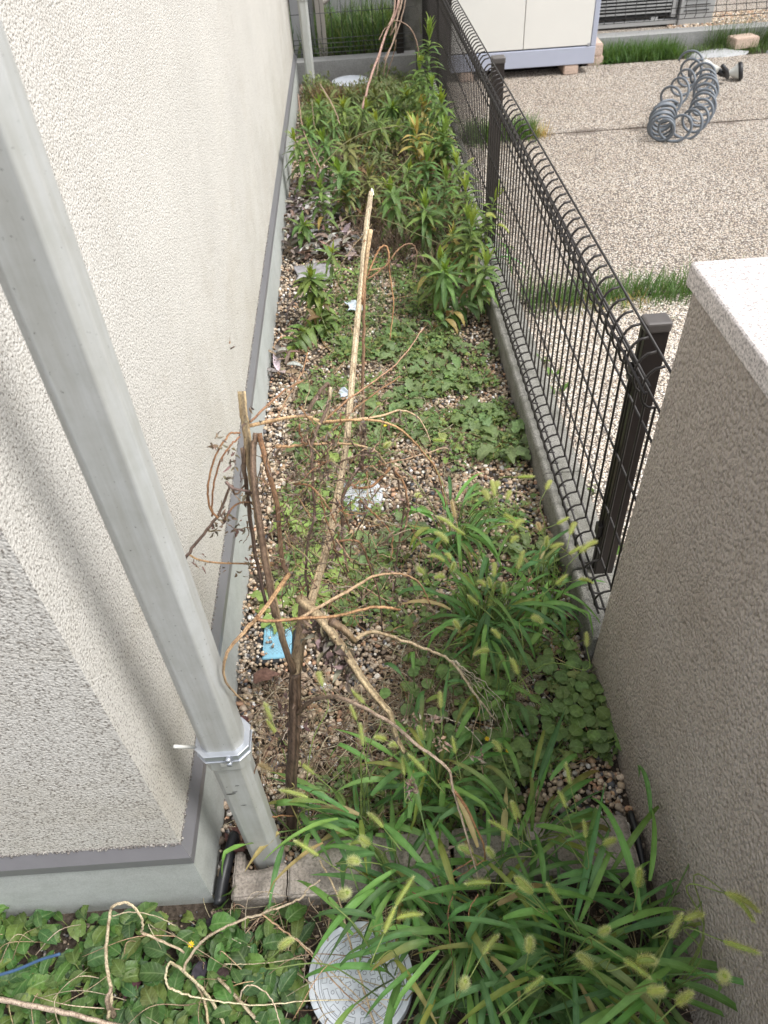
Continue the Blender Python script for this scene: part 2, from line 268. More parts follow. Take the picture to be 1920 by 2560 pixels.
# ------------------------------------------------------------------ mesh builder
class MB:
    def __init__(s): s.v = []; s.c = []; s.u = []; s.f = {}; s.n = 0
    def add(s, V, F, col=(0.5, 0.5, 0.5), uv=None):
        V = np.asarray(V, float).reshape(-1, 3); n = len(V)
        col = np.asarray(col, float)
        if col.ndim == 1: col = np.broadcast_to(col[:3], (n, 3))
        s.v.append(V); s.c.append(col); s.u.append(np.full((n, 2), 9.0) if uv is None else np.asarray(uv, float))
        if isinstance(F, np.ndarray): s.f.setdefault(F.shape[1], []).append(F + s.n)
        else:
            for k in set(len(f) for f in F):
                s.f.setdefault(k, []).append(np.array([f for f in F if len(f) == k]) + s.n)
        s.n += n
    def box(s, x0, x1, y0, y1, z0, z1, col=(0.5, 0.5, 0.5)):
        V = [(x, y, z) for x in (x0, x1) for y in (y0, y1) for z in (z0, z1)]
        s.add(V, [(0, 1, 3, 2), (4, 6, 7, 5), (0, 4, 5, 1), (2, 3, 7, 6), (0, 2, 6, 4), (1, 5, 7, 3)], col)
    def prism(s, prof, axis, a, b, col=(0.5, 0.5, 0.5), prof2=None):
        """extrude a closed 2-D outline along an axis from a to b"""
        n = len(prof); V = []
        for t, pr in ((a, prof), (b, prof2 or prof)):
            for p in pr:
                V.append({'x': (t, p[0], p[1]), 'y': (p[0], t, p[1]), 'z': (p[0], p[1], t)}[axis])
        F = [(i, (i + 1) % n, n + (i + 1) % n, n + i) for i in range(n)] + [tuple(range(n))[::-1], tuple(range(n, 2 * n))]
        s.add(V, F, col)
    def tube(s, pts, rad, n=6, col=(0.5, 0.5, 0.5), cap=True, flat=1.0, streak=0.0):
        P = np.asarray(pts, float); k = len(P)
        rad = np.broadcast_to(np.asarray(rad, float), (k,))
        T = np.gradient(P, axis=0); T /= np.linalg.norm(T, axis=1)[:, None] + 1e-9
        ref = np.array([0, 0, 1.0]) if abs(T[0][2]) < 0.8 else np.array([1.0, 0, 0])
        a = np.cross(T[0], ref); a /= np.linalg.norm(a)
        V = np.zeros((k * n, 3)); ang = np.arange(n) * 2 * math.pi / n
        for i in range(k):
            a = a - T[i] * (a @ T[i]); a /= np.linalg.norm(a) + 1e-9; bb = np.cross(T[i], a)
            V[i * n:(i + 1) * n] = P[i] + rad[i] * (np.cos(ang)[:, None] * a + flat * np.sin(ang)[:, None] * bb)
        i = np.arange(k - 1)[:, None] * n; j = np.arange(n)[None, :]; j2 = (j + 1) % n
        F = np.stack([i + j, i + j2, i + n + j2, i + n + j], -1).reshape(-1, 4)
        C = np.asarray(col, float)
        if C.ndim == 2: C = np.repeat(C, n, axis=0)
        if streak:
            if C.ndim == 1: C = np.repeat(C[None], k * n, axis=0)
            w_ = RNG.uniform(1 - streak, 1 + streak * .8, n)[None, :] * np.clip(1 + np.cumsum(RNG.normal(0, streak * .22, (k, n)), axis=0), .45, 1.5)
            C = C * w_.reshape(-1, 1)
        o = s.n; s.add(V, F, C)
        if cap and n > 2:
            s.f.setdefault(n, []).append(np.array([list(range(n))[::-1], list(range((k - 1) * n, k * n))]) + o)
    def build(s, name, mat, parent=None, smooth=True, loc=None):
        me = bpy.data.meshes.new(name)
        if s.n:
            V = np.concatenate(s.v); C = np.concatenate(s.c)
            off = np.zeros(3)
            if parent is not None: off = np.array(parent_world(parent))
            elif loc is not None: off = np.array(loc, float)
            V = V - off
            FA = [(k, np.concatenate(a)) for k, a in s.f.items()]
            loops = np.concatenate([a.ravel() for _, a in FA]); tot = np.concatenate([np.full(len(a), k) for k, a in FA])
            st = np.concatenate([[0], np.cumsum(tot)[:-1]])
            me.vertices.add(len(V)); me.vertices.foreach_set('co', V.astype(np.float32).ravel())
            me.loops.add(len(loops)); me.loops.foreach_set('vertex_index', loops.astype(np.int32))
            me.polygons.add(len(tot)); me.polygons.foreach_set('loop_start', st.astype(np.int32)); me.polygons.foreach_set('loop_total', tot.astype(np.int32))
            me.polygons.foreach_set('use_smooth', np.full(len(tot), smooth))
            ca = me.color_attributes.new('Col', 'FLOAT_COLOR', 'POINT')
            ca.data.foreach_set('color', np.concatenate([C, np.ones((len(C), 1))], 1).astype(np.float32).ravel())
            if any(x[0, 0] != 9.0 for x in s.u):
                la = me.attributes.new('LUV', 'FLOAT2', 'POINT'); la.data.foreach_set('vector', np.concatenate(s.u).astype(np.float32).ravel())
            me.update(); me.validate()
        me.materials.append(mat)
        o = bpy.data.objects.new(name, me); scene.collection.objects.link(o)
        if parent is not None: o.parent = parent
        elif loc is not None: o.location = loc
        return o
def parent_world(p):
    l = np.array(p.location)
    while p.parent is not None: p = p.parent; l = l + np.array(p.location)
    return l
def bev(o, w=0.003, seg=2):
    md = o.modifiers.new('bevel', 'BEVEL'); md.width = w; md.segments = seg; md.limit_method = 'ANGLE'; md.angle_limit = math.radians(35); return o
def thing(name, label, cat, loc=(0, 0, 0), group=None):
    o = bpy.data.objects.new(name, None); scene.collection.objects.link(o); o.location = loc; o.empty_display_size = 0.05
    o['label'] = label; o['category'] = cat
    if group: o['group'] = group
    return o
def tag(o, label=None, cat=None, group=None, kind=None):
    if label: o['label'] = label
    if cat: o['category'] = cat
    if group: o['group'] = group
    if kind: o['kind'] = kind
    return o
def crom(P, n=6):
    P = [np.asarray(p, float) for p in P]
    if len(P) == 2: P = [P[0], (P[0] + P[1]) / 2, P[1]]
    Q = [2 * P[0] - P[1]] + P + [2 * P[-1] - P[-2]]; out = []
    for i in range(1, len(Q) - 2):
        for t in np.linspace(0, 1, n, endpoint=False):
            a, b, c, d = Q[i - 1], Q[i], Q[i + 1], Q[i + 2]
            out.append(0.5 * (2 * b + (c - a) * t + (2 * a - 5 * b + 4 * c - d) * t * t + (3 * b - 3 * c + d - a) * t ** 3))
    out.append(P[-1]); return np.array(out)
def rv(a, b): return random.uniform(a, b)
def vary(c, v=0.15):
    k = 1 + rv(-v, v); return tuple(max(0.003, x * k * (1 + rv(-v * .4, v * .4))) for x in c)
def nrm(v): v = np.asarray(v, float); return v / (np.linalg.norm(v) + 1e-9)

def leaf(mb, base, d, length, width, col, droop=0.5, fold=0.25, segs=5, shape='lance', up=None, lobes=0, twist=0.0, tipcol=None, wav=0.0, kink=-1):
    """a blade with a midrib: three vertices across, folded along the rib, drooping towards its tip"""
    d = nrm(d); base = np.asarray(base, float)
    up = np.array([0, 0, 1.0]) if up is None else nrm(up)
    side = np.cross(d, up)
    if np.linalg.norm(side) < 0.15: side = np.array([math.cos(rv(0, 6.28)), math.sin(rv(0, 6.28)), 0])
    side = nrm(side)
    V = []; p = base.copy(); dd = d.copy(); st = length / segs; C = []; UVs = []; q0 = length / max(width, 1e-4)
    for i in range(segs + 1):
        t = i / segs
        if shape == 'lance': w = math.sin(math.pi * min(1, (t * 0.93 + 0.07)) ** 0.8) ** 0.9
        elif shape == 'grass': w = min(1, 0.45 + t * 2.2) * (1 - t ** 2.2)
        elif shape == 'round': w = math.sqrt(max(0, 1 - (2 * t - 1.02) ** 2)) if t > 0.08 else 0.12
        elif shape == 'ovate': w = (math.sin(math.pi * t ** 0.75)) if t > 0.02 else 0.1
        else: w = 1
        if shape in ('round', 'ovate') and i == segs: w = 0.04
        if lobes: w *= 1 - lobes * (0.5 + 0.5 * math.cos(i * math.pi)) * (t < 0.85)
        w = max(w, 0.03) * width / 2
        nn = nrm(np.cross(side, dd)); tw = twist * t
        s2 = side * math.cos(tw) + nn * math.sin(tw)
        wv = wav * width * math.sin(i * 2.2 + base[0] * 200)
        c = np.asarray(col) if tipcol is None else np.asarray(col) * (1 - t) + np.asarray(tipcol) * t
        V += [p - s2 * w + nn * (fold * w + wv), p, p + s2 * w + nn * (fold * w - wv)]; C += [c * 0.97, c * 1.12, c * 0.97]; UVs += [(-1, t * q0), (0, t * q0), (1, t * q0)]
        if i == kink: dd = nrm(dd + np.array([rv(-.5, .5), rv(-.5, .5), -1.3]))
        p = p + dd * st; dd = nrm(dd + np.array([0, 0, -1.0]) * droop / segs)
    F = []
    for i in range(segs):
        a = 3 * i; F += [(a, a + 1, a + 4, a + 3), (a + 1, a + 2, a + 5, a + 4)]
    mb.add(V, np.array(F), np.array(C), UVs)

# icosphere templates for pebbles
def ico(sub):
    import bmesh
    bm = bmesh.new(); bmesh.ops.create_icosphere(bm, subdivisions=sub, radius=1.0)
    V = np.array([v.co[:] for v in bm.verts]); F = np.array([[v.index for v in f.verts] for f in bm.faces]); bm.free(); return V, F
ICO1, ICO2 = ico(1), ico(2)
PAL = np.array([(0.46, 0.36, 0.25), (0.56, 0.46, 0.35), (0.38, 0.25, 0.15), (0.66, 0.61, 0.54), (0.72, 0.70, 0.66), (0.26, 0.2, 0.15), (0.12, 0.115, 0.12), (0.2, 0.18, 0.165), (0.42, 0.25, 0.16), (0.36, 0.29, 0.22), (0.47, 0.36, 0.26), (0.07, 0.075, 0.085)])
PALW = np.array([17, 14, 8, 6, 2.5, 8, 3.5, 7, 7, 15, 12, 2.0]); PALW /= PALW.sum()
def pebbles(mb, pos, size, tmpl, sink=0.3, pal=PAL, palw=PALW):
    V, F = tmpl; n = len(pos); nv = len(V)
    q = RNG.normal(size=(n, 4)); q /= np.linalg.norm(q, axis=1)[:, None]
    w, x, y, z = q.T
    R = np.stack([1 - 2 * (y * y + z * z), 2 * (x * y - z * w), 2 * (x * z + y * w), 2 * (x * y + z * w), 1 - 2 * (x * x + z * z), 2 * (y * z - x * w), 2 * (x * z - y * w), 2 * (y * z + x * w), 1 - 2 * (x * x + y * y)], 1).reshape(n, 3, 3)
    ang = RNG.uniform(0.55, 1.1, size=(n, 3)); jit = 1 + RNG.normal(0, 0.11, size=(n, nv, 1))
    P = V[None] * ang[:, None, :] * jit; P = np.einsum('nij,nkj->nki', R, P); P[:, :, 2] *= 0.8
    P = P * size[:, None, None] + pos[:, None, :]
    C = np.clip(pal[RNG.choice(len(pal), n, p=palw)] * RNG.uniform(0.8, 1.4, size=(n, 1)), 0, .82)
    FF_ = (F[None] + (np.arange(n) * nv)[:, None, None]).reshape(-1, 3)
    mb.add(P.reshape(-1, 3), FF_, np.repeat(C, nv, axis=0))

# ================================================================== SETTING: ground, paving
g = MB(); g.add([(-60, -60, -.03), (60, -60, -.03), (60, 60, -.03), (-60, 60, -.03)], [(0, 1, 2, 3)])
tag(g.build('ground', M['soil'], smooth=False), kind='structure')
# soil bed of the corridor, uneven
def bed(x0, x1, y0, y1, z, amp, nx, ny):
    xs = np.linspace(x0, x1, nx); ys = np.linspace(y0, y1, ny); V = []
    for yy in ys:
        for xx in xs: V.append((xx, yy, z + amp * mnoise.noise(Vector((xx * 5, yy * 5, 3.1)))))
    F = [(j * nx + i, j * nx + i + 1, (j + 1) * nx + i + 1, (j + 1) * nx + i) for j in range(ny - 1) for i in range(nx - 1)]
    b = MB(); b.add(V, np.array(F)); return b
tag(bed(-.41, .50, .60, 6.38, -.012, .008, 20, 120).build('path', M['soil']), kind='structure')
tag(bed(-3.5, .50, -1.2, .62, -.016, .010, 60, 40).build('soil', M['soil']), kind='structure')
pv = MB(); pv.box(.60, 7, -1.5, 2.72, -.025, .068); pv.box(.60, 7, 2.742, 4.64, -.025, .068); pv.box(.60, 7, 4.658, 5.98, -.025, .068)
tag(pv.build('paving', M['agg'], smooth=False), kind='structure')
jt = MB(); jt.box(.60, 7, 2.7205, 2.7415, -.02, .063); jt.box(.60, 7, 4.6405, 4.6575, -.02, .064); jt.box(.6, 7, 5.98, 6.27, -.02, .045)
tag(jt.build('paving_joint', M['soil'], smooth=False), kind='structure')

# gravel (countless): near stones denser and rounder
def scatter(x0, x1, y0, y1, n): return np.stack([RNG.uniform(x0, x1, n), RNG.uniform(y0, y1, n), np.zeros(n)], 1)
gm = MB()
p = scatter(-.395, .48, .60, 2.4, 24000); p[:, 2] = RNG.uniform(-.012, .004, len(p)); pebbles(gm, p, np.clip(RNG.lognormal(math.log(.0054), .32, len(p)), .0024, .0105), ICO2)
p = scatter(-.395, .48, 2.4, 6.3, 30000); p[:, 2] = RNG.uniform(-.012, .003, len(p)); pebbles(gm, p, RNG.uniform(.0042, .0088, len(p)), ICO1)
tag(gm.build('gravel', M['pebble']), 'mixed brown and white river gravel between house and fence', 'gravel', kind='stuff')
gm = MB(); p = scatter(-1.2, .48, -.1, .56, 5200); p[:, 2] = RNG.uniform(-.013, -.004, len(p)); pebbles(gm, p, RNG.uniform(.0018, .0055, len(p)), ICO1, palw=np.array([3, 2, 6, 1, .6, 10, 6, 9, 2, 6, 3, 5.0]) / 53.6)
tag(gm.build('grit', M['pebble']), 'small dark grit on the bare soil in front', 'grit', kind='stuff')
# loose pale stones of the aggregate paving seen close through the mesh
APAL = np.array([(0.62, 0.55, 0.45), (0.68, 0.63, 0.56), (0.50, 0.42, 0.33), (0.55, 0.46, 0.37), (0.32, 0.28, 0.25), (0.7, 0.67, 0.62)])
gm = MB(); p = scatter(.605, 1.5, .2, 2.69, 30000); p[:, 2] = .0665; pebbles(gm, p, RNG.uniform(.0032, .006, len(p)), ICO1, pal=APAL, palw=np.array([5, 5, 4, 4, 2, 3.0]) / 23)
tag(gm.build('paving_stones', M['pebble']), 'pale pea stones set in the paving beside the curb', 'paving stones', kind='stuff')

# ================================================================== HOUSE
HX, HY, HE = -.396, .574, 6.12
house = thing('house', 'cream stuccoed house with grey metal skirting and rendered foundation', 'house', (-2.2, 3.3, 0))
b = MB(); b.box(-4.4, -.404, .582, HE - .012, .245, 5.2); b.build('wall', M['wall_side'], house, smooth=False)
b = MB(); b.box(-4.4, HX, HY, HE, -.03, .202); b.build('foundation', M['foundation'], house, smooth=False)
# skirting: L profile with a sloped top, mitred at the corner
def skirt(mb, y0, y1):
    prof = [(-.404, .181), (-.382, .181), (-.382, .226), (-.404, .243)]
    mb.prism(prof, 'y', y0, y1)
b = MB()
pr = [(-.404, .197), (-.391, .197), (-.391, .222), (-.4035, .255)]
n = 4; V = []
for (o, z) in pr: V.append((o, .582 + (-.404 - o), z))           # corner mitre
for (o, z) in pr: V.append((o, HE, z))
b.add(V, [(0, 1, 5, 4), (1, 2, 6, 5), (2, 3, 7, 6), (3, 0, 4, 7), (4, 5, 6, 7)])
V = []
for (o, z) in pr: V.append((o, .582 + (-.404 - o), z))
for (o, z) in pr: V.append((-4.4, .582 + (-.404 - o), z))
b.add(V, [(4, 5, 1, 0), (5, 6, 2, 1), (6, 7, 3, 2), (7, 4, 0, 3)])
b.build('skirting', M['trim'], house, smooth=False)
# crumbly stucco bead along the skirting
b = MB()
def bead(p0, p1, nn):
    pts = np.array(p0)[None] + (np.array(p1) - np.array(p0))[None] * RNG.uniform(0, 1, (nn, 1)); pts += RNG.normal(0, .0016, pts.shape); return pts
pts = np.concatenate([bead((-.404, .584, .2565), (-.404, 3.2, .2565), 2600), bead((-1.1, .582, .2565), (-.404, .582, .2565), 900)])
pebbles(b, pts, RNG.uniform(.0012, .003, len(pts)), ICO1, pal=np.array([(0.28, 0.265, 0.245), (0.15, 0.135, 0.125)]), palw=np.array([.5, .5])); b.build('stucco_edge', M['pebble'], house)
# ------------------------------------------------------------------ downspouts
def rpipe(mb, cx, cy, wx, wy, z0, z1, ch=.012, wx2=None):
    def pr(w, h): a, c = w / 2, h / 2; return [(cx - a + ch, cy - c), (cx + a - ch, cy - c), (cx + a, cy - c + ch), (cx + a, cy + c - ch), (cx + a - ch, cy + c), (cx - a + ch, cy + c), (cx - a, cy + c - ch), (cx - a, cy - c + ch)]
    mb.prism(pr(wx, wy), 'z', z0, z1, prof2=pr(wx2 or wx, wy))
def downspout(x, y, label, top, zb):
    t = thing('downspout', label, 'downspout', (x, y, 0), 'rainwater downspouts on the house corners')
    a = MB(); rpipe(a, x, y, .070, .052, zb - .01, top, .013); bev(a.build('upper_pipe', M['pipe'], t, smooth=False), .002)
    a = MB(); rpipe(a, x, y, .062, .050, -.01, zb - .045, .013, .066); rpipe(a, x, y, .078, .060, zb - .044, zb - .008, .015); bev(a.build('lower_pipe', M['pipe'], t, smooth=False), .0015)
    a = MB(); rpipe(a, x, y, .085, .067, zb - .006, zb + .008, .016); rpipe(a, x, y, .088, .070, zb + .0085, zb + .011, .016)
    rpipe(a, x, y, .088, .070, zb - .009, zb - .0065, .016)
    bd = bev(a.build('bracket', M['band'], t, smooth=False), .001)
    for zz in (zb + .006, zb - .006): a = MB(); a.tube([(x + .012, y - .035, zz), (x + .012, y - .042, zz)], .0045, 10); a.build('screw', M['band'], bd)
    a = MB(); a.box(x - .006, x + .004, y - .0325, y - .0300, zb - .026, zb - .018); a.build('tab', M['white'], t, smooth=False)
    return t
ds1 = downspout(-.288, .648, 'grey square downspout with metal bracket at the near house corner', 5.0, .482)
b = MB(); b.tube([Y(436, 1866, .600), Y(486, 1868, .628)], .0028, 8); b.build('fixing_rod', M['white'], ds1)
# fine scuffs of dirt on the lower pipe
for (dx, z, l, w) in [(-.012, .345, .018, .003), (-.004, .352, .01, .002), (-.014, .372, .004, .001), (.004, .374, .008, .0015), (.002, .30, .012, .0015)]:
    y = .6222; b = MB(); b.add([(-.288 + dx - l / 2, y, z), (-.288 + dx, y, z - w * .3), (-.288 + dx + l / 2, y, z + .001), (-.288 + dx + l / 3, y, z + w), (-.288 + dx - l / 2.6, y, z + w * .8)], [(0, 1, 2, 3, 4)]); b.build('scuff', M['acdark'], ds1, smooth=False)
ds2 = downspout(-.300, 5.99, 'pale downspout with bracket at the far end of the house', 5.0, .62)

# black rubber strip beside the foundation
b = MB(); pts = crom([(-.380, .555, .018), (-.376, .60, .022), (-.366, .655, .03), (-.362, .69, .02)], 5); b.tube(pts, .012, 8, flat=1.5)
tag(b.build('rubber_strip', M['black']), 'black rubber strip squeezed between foundation and edging block', 'rubber strip')
b = MB(); b.tube(crom([(.462, .55, .02), (.466, .62, .03), (.470, .68, .02)], 5), .007, 8, flat=1.5)
tag(b.build('rubber_strip', M['black']), 'black rubber strip between edging block and brown wall', 'rubber strip')

# edging blocks
def rough_block(name, prof, z0, z1, mat, label, cat, group, jitter=.0015):
    import bmesh
    bm = bmesh.new(); vs = [bm.verts.new((x, y, z0)) for x, y in prof]; f = bm.faces.new(vs)
    r = bmesh.ops.extrude_face_region(bm, geom=[f]); 
    for v in [e for e in r['geom'] if isinstance(e, bmesh.types.BMVert)]: v.co.z = z1
    bmesh.ops.recalc_face_normals(bm, faces=bm.faces)
    bmesh.ops.bevel(bm, geom=[e for e in bm.edges], offset=.004, segments=2, affect='EDGES')
    bmesh.ops.triangulate(bm, faces=bm.faces)
    for _ in range(5):
        le = [e for e in bm.edges if e.calc_length() > .014]
        if not le: break
        bmesh.ops.subdivide_edges(bm, edges=le, cuts=1); bmesh.ops.triangulate(bm, faces=bm.faces)
    for v in bm.verts:
        n = mnoise.noise_vector(v.co * 60) * jitter + mnoise.noise_vector(v.co * 15) * jitter * 1.5; v.co += n
    cx = sum(p[0] for p in prof) / len(prof); cy = sum(p[1] for p in prof) / len(prof)
    for v in bm.verts: v.co.x -= cx; v.co.y -= cy
    me = bpy.data.meshes.new(name); bm.to_mesh(me); bm.free(); me.materials.append(mat)
    for p_ in me.polygons: p_.use_smooth = True
    o = bpy.data.objects.new(name, me); scene.collection.objects.link(o); o.location = (cx, cy, 0)
    return tag(o, label, cat, group)
G = 'edging blocks set in a row across the passage'
rough_block('edging_block', [(-.352, .556), (-.246, .556), (-.246, .622), (-.300, .612), (-.330, .612), (-.332, .648), (-.352, .648)], -.03, .045, M['edging'], 'notched weathered edging block against the downspout', 'edging block', G)
rough_block('edging_block', [(-.243, .554), (.085, .560), (.085, .664), (-.212, .664), (-.214, .628), (-.243, .622)], -.03, .042, M['edging'], 'long stained edging block in the middle of the row under the grass', 'edging block', G)
rough_block('edging_block', [(.094, .560), (.452, .562), (.452, .668), (.094, .664)], -.03, .046, M['edging'], 'pale clean edging block beside the brown wall', 'edging block', G)

# ================================================================== FENCE CURB + MESH FENCE
curb = thing('fence_curb', 'weathered low concrete curb carrying the brown mesh fence', 'curb', (.54, 3.5, 0))
import bmesh
cy0 = 1.075; k = 0
cuts = [1.075, 1.30, 1.68, 2.08, 2.48, 2.88, 3.28, 3.68, 4.08, 4.48, 4.88, 5.28, 5.68, 6.36]
for a, c in zip(cuts[:-1], cuts[1:]):
    bb = MB(); dz = rv(-.003, .004); dx = rv(-.002, .002)
    prof = [(.483 + dx, -.03), (.483 + dx, .084 + dz), (.490 + dx, .092 + dz), (.592 + dx, .092 + dz), (.5985 + dx, .086 + dz), (.5985 + dx, -.03)]
    bb.prism(prof, 'y', a + .002, c - .002); bev(bb.build('block', M['curb'], curb, smooth=False), .004)

WX = .524
fence = thing('mesh_fence', 'dark brown steel mesh fence with rolled top and bottom edges', 'fence', (.54, 3.5, 0))
def wire_profile():
    P = []
    zt, zb = .722, .186
    # bottom roll
    for a in np.linspace(0, 1, 9):
        ang = -math.pi / 2 + a * math.pi
        P.append((WX - .034 * math.cos(ang) ** 0.8 if math.cos(ang) > 0 else WX, .154 + .034 * math.sin(ang)))
    P.append((WX, zb + .012)); P.append((WX, .32)); P.append((WX, .48)); P.append((WX, .64)); P.append((WX, zt - .012))
    for a in np.linspace(0, 1, 9):
        ang = -math.pi / 2 + a * math.pi
        P.append((WX - .034 * math.cos(ang) ** 0.8 if math.cos(ang) > 0 else WX, .768 + .046 * math.sin(ang)))
    return P
WP = wire_profile()
WR = .0028
def mesh_panel(parent, y0, y1, name='mesh_panel'):
    a = MB()
    for yy in np.arange(y0 + .025, y1, .05):
        a.tube([(x, yy, z) for x, z in WP], WR, 6)
    for (x, z) in [(WX - .004, .1185), (WX + .004, .189), (WX - .033, .160), (WX - .028, .137), (WX + .004, .33), (WX + .004, .49), (WX + .004, .65),
                   (WX + .004, .724), (WX - .037, .775), (WX - .030, .790), (WX + .004, .815)]:
        a.tube([(x, y0, z), (x, y1, z)], WR * 1.05, 6)
    return a.build(name, M['wire'], parent)
mesh_panel(fence, 1.115, 3.235); mesh_panel(fence, 3.245, 5.235); mesh_panel(fence, 5.245, 6.33)
for py in (1.295, 3.255, 5.22):
    a = MB(); x0, x1, y0, y1 = .533, .580, py - .018, py + .018
    prof = [(x0, y0), (x1, y0), (x1, y1), (x0 + .0, y1), (x0, py + .008), (x0 + .004, py + .006), (x0 + .004, py - .006), (x0, py - .008)]
    a.prism([(x0, y0), (x1, y0), (x1, y1), (x0, y1), (x0, py + .006), (x0 + .004, py + .004), (x0 + .004, py - .004), (x0, py - .006)], 'z', .088, .800)
    pst = bev(a.build('post', M['post'], fence, smooth=False), .0015)
    a = MB(); a.box(x0 - .003, x1 + .003, y0 - .003, y1 + .003, .798, .822); bev(a.build('cap', M['postcap'], pst, smooth=False), .006, 3)
    for z in (.24, .70):
        a = MB(); a.box(x0 - .012, x0 + .001, py - .012, py + .012, z - .018, z + .018); bev(a.build('clip', M['wire'], pst, smooth=False), .002)

# ================================================================== BROWN WALL with granite coping
wall = thing('garden_wall', 'brown textured stucco garden wall with speckled granite coping', 'wall', (.66, .3, 0))
b = MB(); V = []
ny, nz = 90, 60
def wx(z, y): return .484 + .020 * z
for j in range(nz + 1):
    for i in range(ny + 1):
        z = -.05 + 1.05 * j / nz; y = 1.063 - 2.4 * i / ny
        V.append((wx(z, y), y, z))
F = [(j * (ny + 1) + i, (j + 1) * (ny + 1) + i, (j + 1) * (ny + 1) + i + 1, j * (ny + 1) + i + 1) for j in range(nz) for i in range(ny)]
b.add(V, np.array(F))
b.add([(.484, 1.063, -.05), (.504, 1.063, 1.0), (.80, 1.063, 1.0), (.80, 1.063, -.05), (.80, -1.337, -.05), (.80, -1.337, 1.0), (.504, -1.337, 1.0), (.484, -1.337, -.05)],
      [(0, 3, 2, 1), (3, 4, 5, 2), (4, 7, 6, 5), (1, 2, 5, 6)])
b.build('wall_body', M['brown'], wall, smooth=False)
cp = rough_block('coping', [(.499, -1.35), (.83, -1.35), (.83, 1.086), (.499, 1.086)], 1.0035, 1.042, M['granite'], None, None, None, .0008) if False else None
import bmesh as _b
b = MB(); b.box(.499, .83, -1.35, 1.088, 1.0025, 1.042); bev(b.build('coping', M['granite'], wall, smooth=False), .006, 3)

# ================================================================== LIDS
def lid_thing(cx, cy, r, z, label, pat=True, rot=0.0):
    t = thing('manhole_cover', label, 'manhole cover', (cx, cy, z), 'round drain covers in the passage')
    def disc(mb, r0, r1, z0, z1, n=64):
        V = [(cx + rr * math.cos(2 * math.pi * i / n), cy + rr * math.sin(2 * math.pi * i / n), zz) for rr, zz in ((r0, z1), (r1, z1), (r1, z0), (r0, z0)) for i in range(n)]
        F = [(k * n + i, k * n + (i + 1) % n, ((k + 1) % 4) * n + (i + 1) % n, ((k + 1) % 4) * n + i) for k in range(4) for i in range(n)]
        mb.add(V, F)
    a = MB(); disc(a, r * .885, r, z - .03, z); bev(a.build('frame', M['lid'], t, smooth=False), .001)
    a = MB(); a.prism([(cx + r * .872 * math.cos(2 * math.pi * i / 64), cy + r * .872 * math.sin(2 * math.pi * i / 64)) for i in range(64)], 'z', z - .03, z - .0012); ld = a.build('lid', M['lid'], t, smooth=False)
    if pat:
        a = MB(); zz = z + .0004
        def ringline(pts, w=.0011):
            P = np.array(pts); a.tube(np.c_[P[:, 0], P[:, 1], np.full(len(P), z - .0011)], w * .45, 4, cap=False)
        def circ(x, y, rr): ringline([(x + rr * math.cos(t_), y + rr * math.sin(t_)) for t_ in np.linspace(0, 2 * math.pi, 13)])
        for rr in (.80, .755): circ_pts = [(cx + r * rr * math.cos(t_), cy + r * rr * math.sin(t_)) for t_ in np.linspace(0, 2 * math.pi, 60)]; ringline(circ_pts)
        def sector(ra, rb, t0, t1):
            P = [(cx + ra * math.cos(q), cy + ra * math.sin(q)) for q in np.linspace(t0, t1, 5)] + [(cx + rb * math.cos(q), cy + rb * math.sin(q)) for q in np.linspace(t1, t0, 5)]
            P.append(P[0]); ringline(P)
        for i in range(14):
            q = i * 2 * math.pi / 14 + rot
            sector(r * .64, r * .73, q, q + .30)
        for ring, cnt, rad in ((.565, 20, .030), (.35, 12, .032), (.12, 5, .034)):
            for i in range(cnt):
                q = (i + .5) * 2 * math.pi / cnt + rot; circ(cx + r * ring * math.cos(q), cy + r * ring * math.sin(q), r * rad)
        for i in range(10):
            q = i * 2 * math.pi / 10 + rot + .1; sector(r * .42, r * .50, q, q + (.42 if i % 2 else .26))
        for i in range(8):
            q = i * 2 * math.pi / 8 + rot; sector(r * .20, r * .29, q, q + (.5 if i % 2 else .3))
        a.build('groove_pattern', M['lidline'], ld)
    return t
c0 = U(902, 2452)
lid_thing(-.104, .412, .097, .018, 'pale grey patterned drain cover in the front, crossed by dry stems', True, .2)
lid_thing(-.075, 1.735, .075, .012, 'white drain cover half hidden under weeds behind the dead stalk')
lid_thing(-.02, 6.13, .135, .045, 'weathered round cover at the far end before the cross curb', False)
# pale flat scraps among the weeds
def scrap(px, py, pts, label, mat='paper', z=.02, name='plastic_scrap'):
    c = U(px, py, z); b = MB(); n = 14; V = []
    for j in range(n):
        for i in range(n):
            u, v = i / (n - 1), j / (n - 1); x = c[0] + (u - .5) * pts[0]; y = c[1] + (v - .5) * pts[1]
            V.append((x + .01 * math.sin(v * 5), y + .012 * math.sin(u * 4), z + .006 * mnoise.noise(Vector((x * 60, y * 60, 1))) + .004 * math.sin(u * 7 + v * 3)))
    F = [(j * n + i, j * n + i + 1, (j + 1) * n + i + 1, (j + 1) * n + i) for j in range(n - 1) for i in range(n - 1)]
    b.add(V, np.array(F)); o = b.build(name, mat if not isinstance(mat, str) else M[mat]); md = o.modifiers.new('s', 'SOLIDIFY'); md.thickness = .001
    tag(o, label, 'plastic scrap', 'plastic scraps lying among the weeds'); return o
scrap(885, 765, (.06, .085), 'pale blue striped plastic scrap beside the upper stalk', z=.03)
scrap(862, 985, (.05, .06), 'small white scrap poking out of the ground weeds', z=.03)
scrap(785, 680, (.17, .15), 'clear plastic film beside the heap of dead leaves', 'plasticbag', z=.022)
scrap(808, 503, (.04, .05), 'tiny white scrap near the dry leaves by the wall', z=.03)
